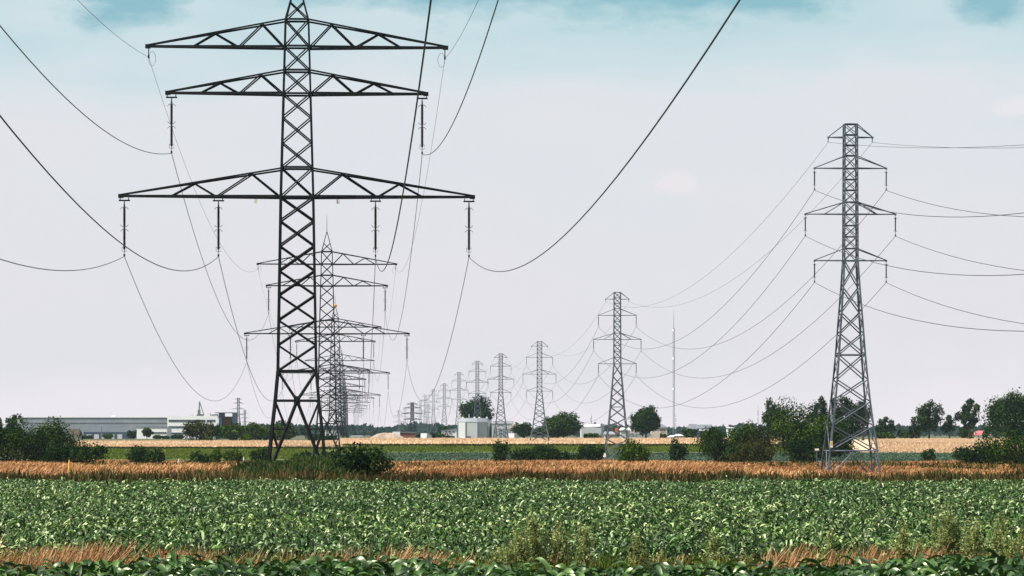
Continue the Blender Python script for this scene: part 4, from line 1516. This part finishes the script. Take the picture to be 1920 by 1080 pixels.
# curved-roof shed
D = 1180
gy = gnd(D) + .5
r = thing('curved_shed', 'pale industrial shed with gently curved roof left of the second slim pylon', 'warehouse', 1112, D)
z0 = float(g(D))
pl = [(X(1090, D), z0), (X(1132, D), z0), (X(1132, D), Zp(803.5, D))]
for k in range(9):
    t = k / 8
    pl.append((X(1130 - 40 * t, D), Zp(803.2 - 1.0 * math.sin(t * 3.14) - 3.0 * t, D)))
part('wall', MB().prism(pl, D, D + 20), M['clad_light'], r)
part('upper_roof', bx(MB(), 1091, 1126, 795, 800.2, D + 9, 8), M['white'], r)
part('pier', bx(MB(), 1127.5, 1133, 795.5, gy, D - .6, 3), M['roof_grey'], r)
for a in (1096, 1112):
    part('roof_vent', bx(MB(), a, a + 2, 794, 795, D + 10, 1), M['roof_grey'], r)
for k in range(3):
    part('door', bx(MB(), 1117 + k * 4, 1118.4 + k * 4, 812, gy, D - .1, .12), M['clad'], r)


def gable_house(label, x0, x1, ye, yr, D, wallm, roofm, depth, windows=(), cat='house', name='house', ridge_x=None, hip=2.0):
    """eaves along the view plane: pitched roof rising from the eaves row ye to the ridge row yr"""
    r = thing(name, label, cat, (x0 + x1) / 2, D)
    z0 = float(g(D))
    xa, xb_ = X(x0, D), X(x1, D)
    ze, zr = Zp(ye, D), Zp(yr, D)
    part('wall', MB().box(((xa + xb_) / 2, D + depth / 2, (z0 + ze) / 2), (xb_ - xa, depth, ze - z0)), wallm, r)
    m = MB()
    o = .35
    h = min(hip, (xb_ - xa) * .3)
    vs = [(xa - o, D - o, ze), (xb_ + o, D - o, ze), (xb_ + o, D + depth + o, ze), (xa - o, D + depth + o, ze), (xa + h, D + depth / 2, zr), (xb_ - h, D + depth / 2, zr)]
    vs = [(a, b, c + .01) for a, b, c in vs]
    m.add(vs, [(0, 1, 5, 4), (1, 2, 5), (2, 3, 4, 5), (3, 0, 4), (3, 2, 1, 0)])
    rf = part('roof', m, roofm, r)
    for (a, b, y0_, y1_) in windows:
        w_ = part('window', bx(MB(), a, b, y0_, y1_, D - .06, .1), M['glass'], r)
        part('sill', bx(MB(), a - .2, b + .2, y1_ + .05, y1_ + .35, D - .16, .2), M['white'], w_)
    return r


gable_house('cream two-storey house with grey hipped roof right of the oval tree', 1222, 1251, 801.5, 795, 1160, M['cream'], M['roof_grey'], 10,
            [(1238.6, 1240.4, 804.6, 809), (1241.8, 1243.6, 804.6, 809), (1245, 1246.8, 804.6, 809), (1238.6, 1240.4, 814, 819), (1245, 1246.8, 814, 819)])
gable_house('long low cream building behind the oval tree', 1180, 1222, 814, 811.5, 1150, M['white'], M['roof_grey'], 8,
            [(1186, 1188, 816.5, 819), (1192, 1194, 816.5, 819), (1204, 1206, 816.5, 819), (1214, 1216, 816.5, 819)], 'building', 'low_building')
gable_house('cream house wall left of the oval tree above the low building', 1180, 1200, 799, 796, 1185, M['cream'], M['roof_grey'], 9,
            [(1183, 1185, 803, 807)])
gable_house('grey shed with a sloping roof left of the oval tree', 1164, 1181, 806.5, 802, 1150, M['clad_light'], M['white'], 9, [], 'shed', 'grey_shed', hip=.1)
gable_house('low building with pale blue roof beside the red sign', 1134, 1154, 814.5, 809, 1150, M['cream'], M['clad'], 8, [(1137, 1141, 816.5, 819.5), (1145, 1149, 816.5, 819.5)], 'building', 'low_building', hip=.1)
r = thing('advertising_pylon', 'red upright sign panel between low building and grey shed', 'sign', 1155.5, 1140)
part('panel', bx(MB(), 1153.2, 1158.8, 802.5, 814, 1140, .4), M['redsign'], r)
part('emblem', bx(bx(MB(), 1154.3, 1157.7, 804.4, 806.2, 1139.9, .08), 1154.3, 1157.7, 808, 811.8, 1139.9, .08), M['orange'], r)
part('post', bx(MB(), 1155.2, 1156.8, 814, gnd(1140) + .5, 1140.1, .2), M['roof_grey'], r)
gable_house('left dark grey gabled house right of the mast', 1290, 1311, 805, 795, 1100, M['roof_grey'], M['roof_grey'], 9, [(1305, 1308, 809, 812)], hip=.5)
gable_house('right dark blue-grey house with white balcony rail', 1310, 1338, 803.5, 796, 1095, M['clad_dark'], M['roof_grey'], 9,
            [(1313, 1316, 812, 816), (1320, 1324, 812, 816)], hip=.5)
r_ = [o for o in COL.objects if o.get('label', '').startswith('right dark blue-grey house')][0]
part('balcony', bx(MB(), 1311, 1329, 804.8, 807.6, 1094, .9), M['white'], r_)
for (a, b, y0_, lb) in ((1253, 1272, 816.5, 'low white greenhouse roof right of the cream house'), (1266, 1280, 814, 'small white shed roof left of the rounded bush')):
    gable_house(lb, a, b, y0_ + 3, y0_, 1130, M['clad_light'], M['white'], 7, [(a + 3, a + 6, y0_ + 4, y0_ + 6)], 'shed', 'white_shed', hip=3)
gable_house('house with pinkish red roof among the right trees', 1828, 1857, 816, 807.5, 1150, M['white'], M['roof_red'], 9, [(1834, 1836, 817.5, 820)], hip=1.2)
gable_house('small cream house with brown roof behind the left bushes', 126, 147, 815, 804, 1100, M['cream'], M['bark'], 8, [(134, 137, 817, 819.5)], hip=.1)
gable_house('small flat white building glimpsed above the grove gap', 1364, 1376, 802, 800.8, 1200, M['white'], M['white'], 6, [(1367, 1370, 804, 807)], 'building', 'white_building', hip=.5)
# white vans near the silo and wheat
def van(px, D, label, w=4.4, h=1.9):
    r = empty('parked_van', (X(px, D), D, float(g(D))), label, 'van', rz=1.25)
    MB().prism([(-w / 2, .35), (w / 2, .35), (w / 2, 1.15), (w / 2 - .5, 1.35), (w / 2 - 1.2, h), (-w / 2, h)], -.95, .95).build('body', M['white'], r)
    MB().box((w / 2 - 1.45, -.97, 1.6), (.9, .05, .5)).build('window', M['glass'], r)
    for sx in (-1, 1):
        m = MB()
        m.tube([(sx * w * .3, -1.0, .36), (sx * w * .3, -.8, .36)], .36, 10)
        m.tube([(sx * w * .3, .8, .36), (sx * w * .3, 1.0, .36)], .36, 10)
        m.build('wheel', M['glass'], r)


van(963, 1080, 'white van parked right of the grain store')
van(799, 1060, 'white van parked left of the silos beside the bushes')
r = thing('far_hall', 'small far white hall seen between the stacked pylons', 'warehouse', 620, 1700)
part('wall', bx(MB(), 610, 634, 807.5, gnd(1700) + .3, 1700, 14), M['white'], r)
part('roof', bx(MB(), 609.5, 634.5, 806.2, 807.4, 1699.6, 15), M['clad'], r)
for k in range(3):
    part('door', bx(MB(), 613 + 7 * k, 616.5 + 7 * k, 813, gnd(1700) + .3, 1699.8, .1), M['clad_dark'], r)
r = thing('far_hall', 'small low white hall left of the sand heap', 'warehouse', 669, 1600)
part('wall', bx(MB(), 659, 679, 821 - 3, gnd(1600) + .3, 1600, 14), M['white'], r)
part('roof', bx(MB(), 658.5, 679.5, 817, 817.9, 1599.6, 15), M['white'], r)
r = thing('far_hall', 'far brick and white works building above the sand heap', 'warehouse', 757, 1750)
part('wall', bx(MB(), 738, 780, 811, gnd(1750) + .3, 1750, 14), M['brick'], r)
part('annex', bx(MB(), 736, 750, 809.5, gnd(1750) + .3, 1748, 1.8), M['white'], r)
part('roof', bx(MB(), 737.5, 780.5, 810, 810.9, 1749.6, 15), M['clad'], r)

# sand heap
D = 1000
n, m = 48, 20
hx = (764 - 688) / 2 * D / F
uu = np.linspace(-1, 1, n)
vv = np.linspace(-1, 1, m)
Ux, Vy = np.meshgrid(uu, vv)
prof = np.interp(Ux, [-1, -.72, -.45, -.2, .35, .6, .8, 1], [0, .55, .86, 1, .95, .72, .42, 0]) * np.clip(1.35 * (1 - Vy ** 2), 0, 1)
prof = prof + .05 * np.sin(Ux * 17) * np.sin(Vy * 6) * prof + .04 * np.sin(Ux * 41 + Vy * 9) * prof
hs = Zp(811.5, D) - float(g(D))
V = np.stack([Ux * hx, Vy * 7, prof * hs - .05], -1)
i_ = np.arange(n * m).reshape(m, n)
o = np_mesh('sand_heap', V, np.stack([i_[:-1, :-1], i_[:-1, 1:], i_[1:, 1:], i_[1:, :-1]], -1), M['sand'], smooth=True)
o.location = (X(726, D), D, float(g(D)))
tag(o, 'brownish heap of sand behind the wheat right of the stacked pylons', 'heap')

# ------------------------------------------------------------------ small posts


def post(px, yt, D, w, mat, label, name='marker_post', cap=None):
    base = float(g(D))
    H = Zp(yt, D) - base
    r = empty(name, (X(px, D), D, base), label, 'post')
    MB().lathe(0, 0, [(w, 0), (w, H * .72), (w * .8, H * .9), (w * .35, H)], 8).build('shaft', mat, r)
    if cap:
        MB().box((0, 0, H * .98), cap).build('head', mat, r)
    else:
        MB().lathe(0, 0, [(w * 1.15, H * .62), (w * 1.15, H * .66)], 8).build('band', M['white'], r)


post(130, 862, 264, .10, M['yellow'], 'bright yellow gas marker post in the orange grass at the left')
post(335, 860, 420, .11, M['cream'], 'pale wooden post in the orange grass before the dome-shaped bush')
post(413.5, 826, 800, .14, M['yellow'], 'small orange-white post on the far wheat edge')
post(457, 856, 520, .07, M['white'], 'small white post among pinkish grass left of the nearest pylon')
post(0, 866, 330, .12, M['white'], 'white post at the very left edge in the orange grass')
r = empty('sign_post', (X(1531.5, 360), 360, float(g(360))), 'small grey signpost with crosswise plate before the grove', 'signpost')
H = Zp(841, 360) - float(g(360))
MB().tube([(0, 0, 0), (0, 0, H)], .05, 6).build('shaft', M['steel_galv'], r)
MB().box((0, -.06, H - .1), (.42, .06, .2)).build('plate', M['plate'], r)
MB().box((0, .06, H - .28), (.5, .05, .07)).build('crossbar', M['steel_galv'], r)

# ------------------------------------------------------------------ air
mh, t, b = new_mat('haze_air')
t.nodes.remove(b)
pv = t.nodes.new('ShaderNodeVolumePrincipled')
pv.inputs['Color'].default_value = (.66, .86, 1.0, 1)
pv.inputs['Density'].default_value = 0.000036
pv.inputs['Anisotropy'].default_value = 0.0
t.links.new(pv.outputs[0], t.nodes['Material Output'].inputs['Volume'])
hb = MB().box((0, 2740, 55), (4900, 5880, 115))
o = hb.build('haze', mh)
tag(o, 'thin pale summer haze over the fields', kind='stuff')
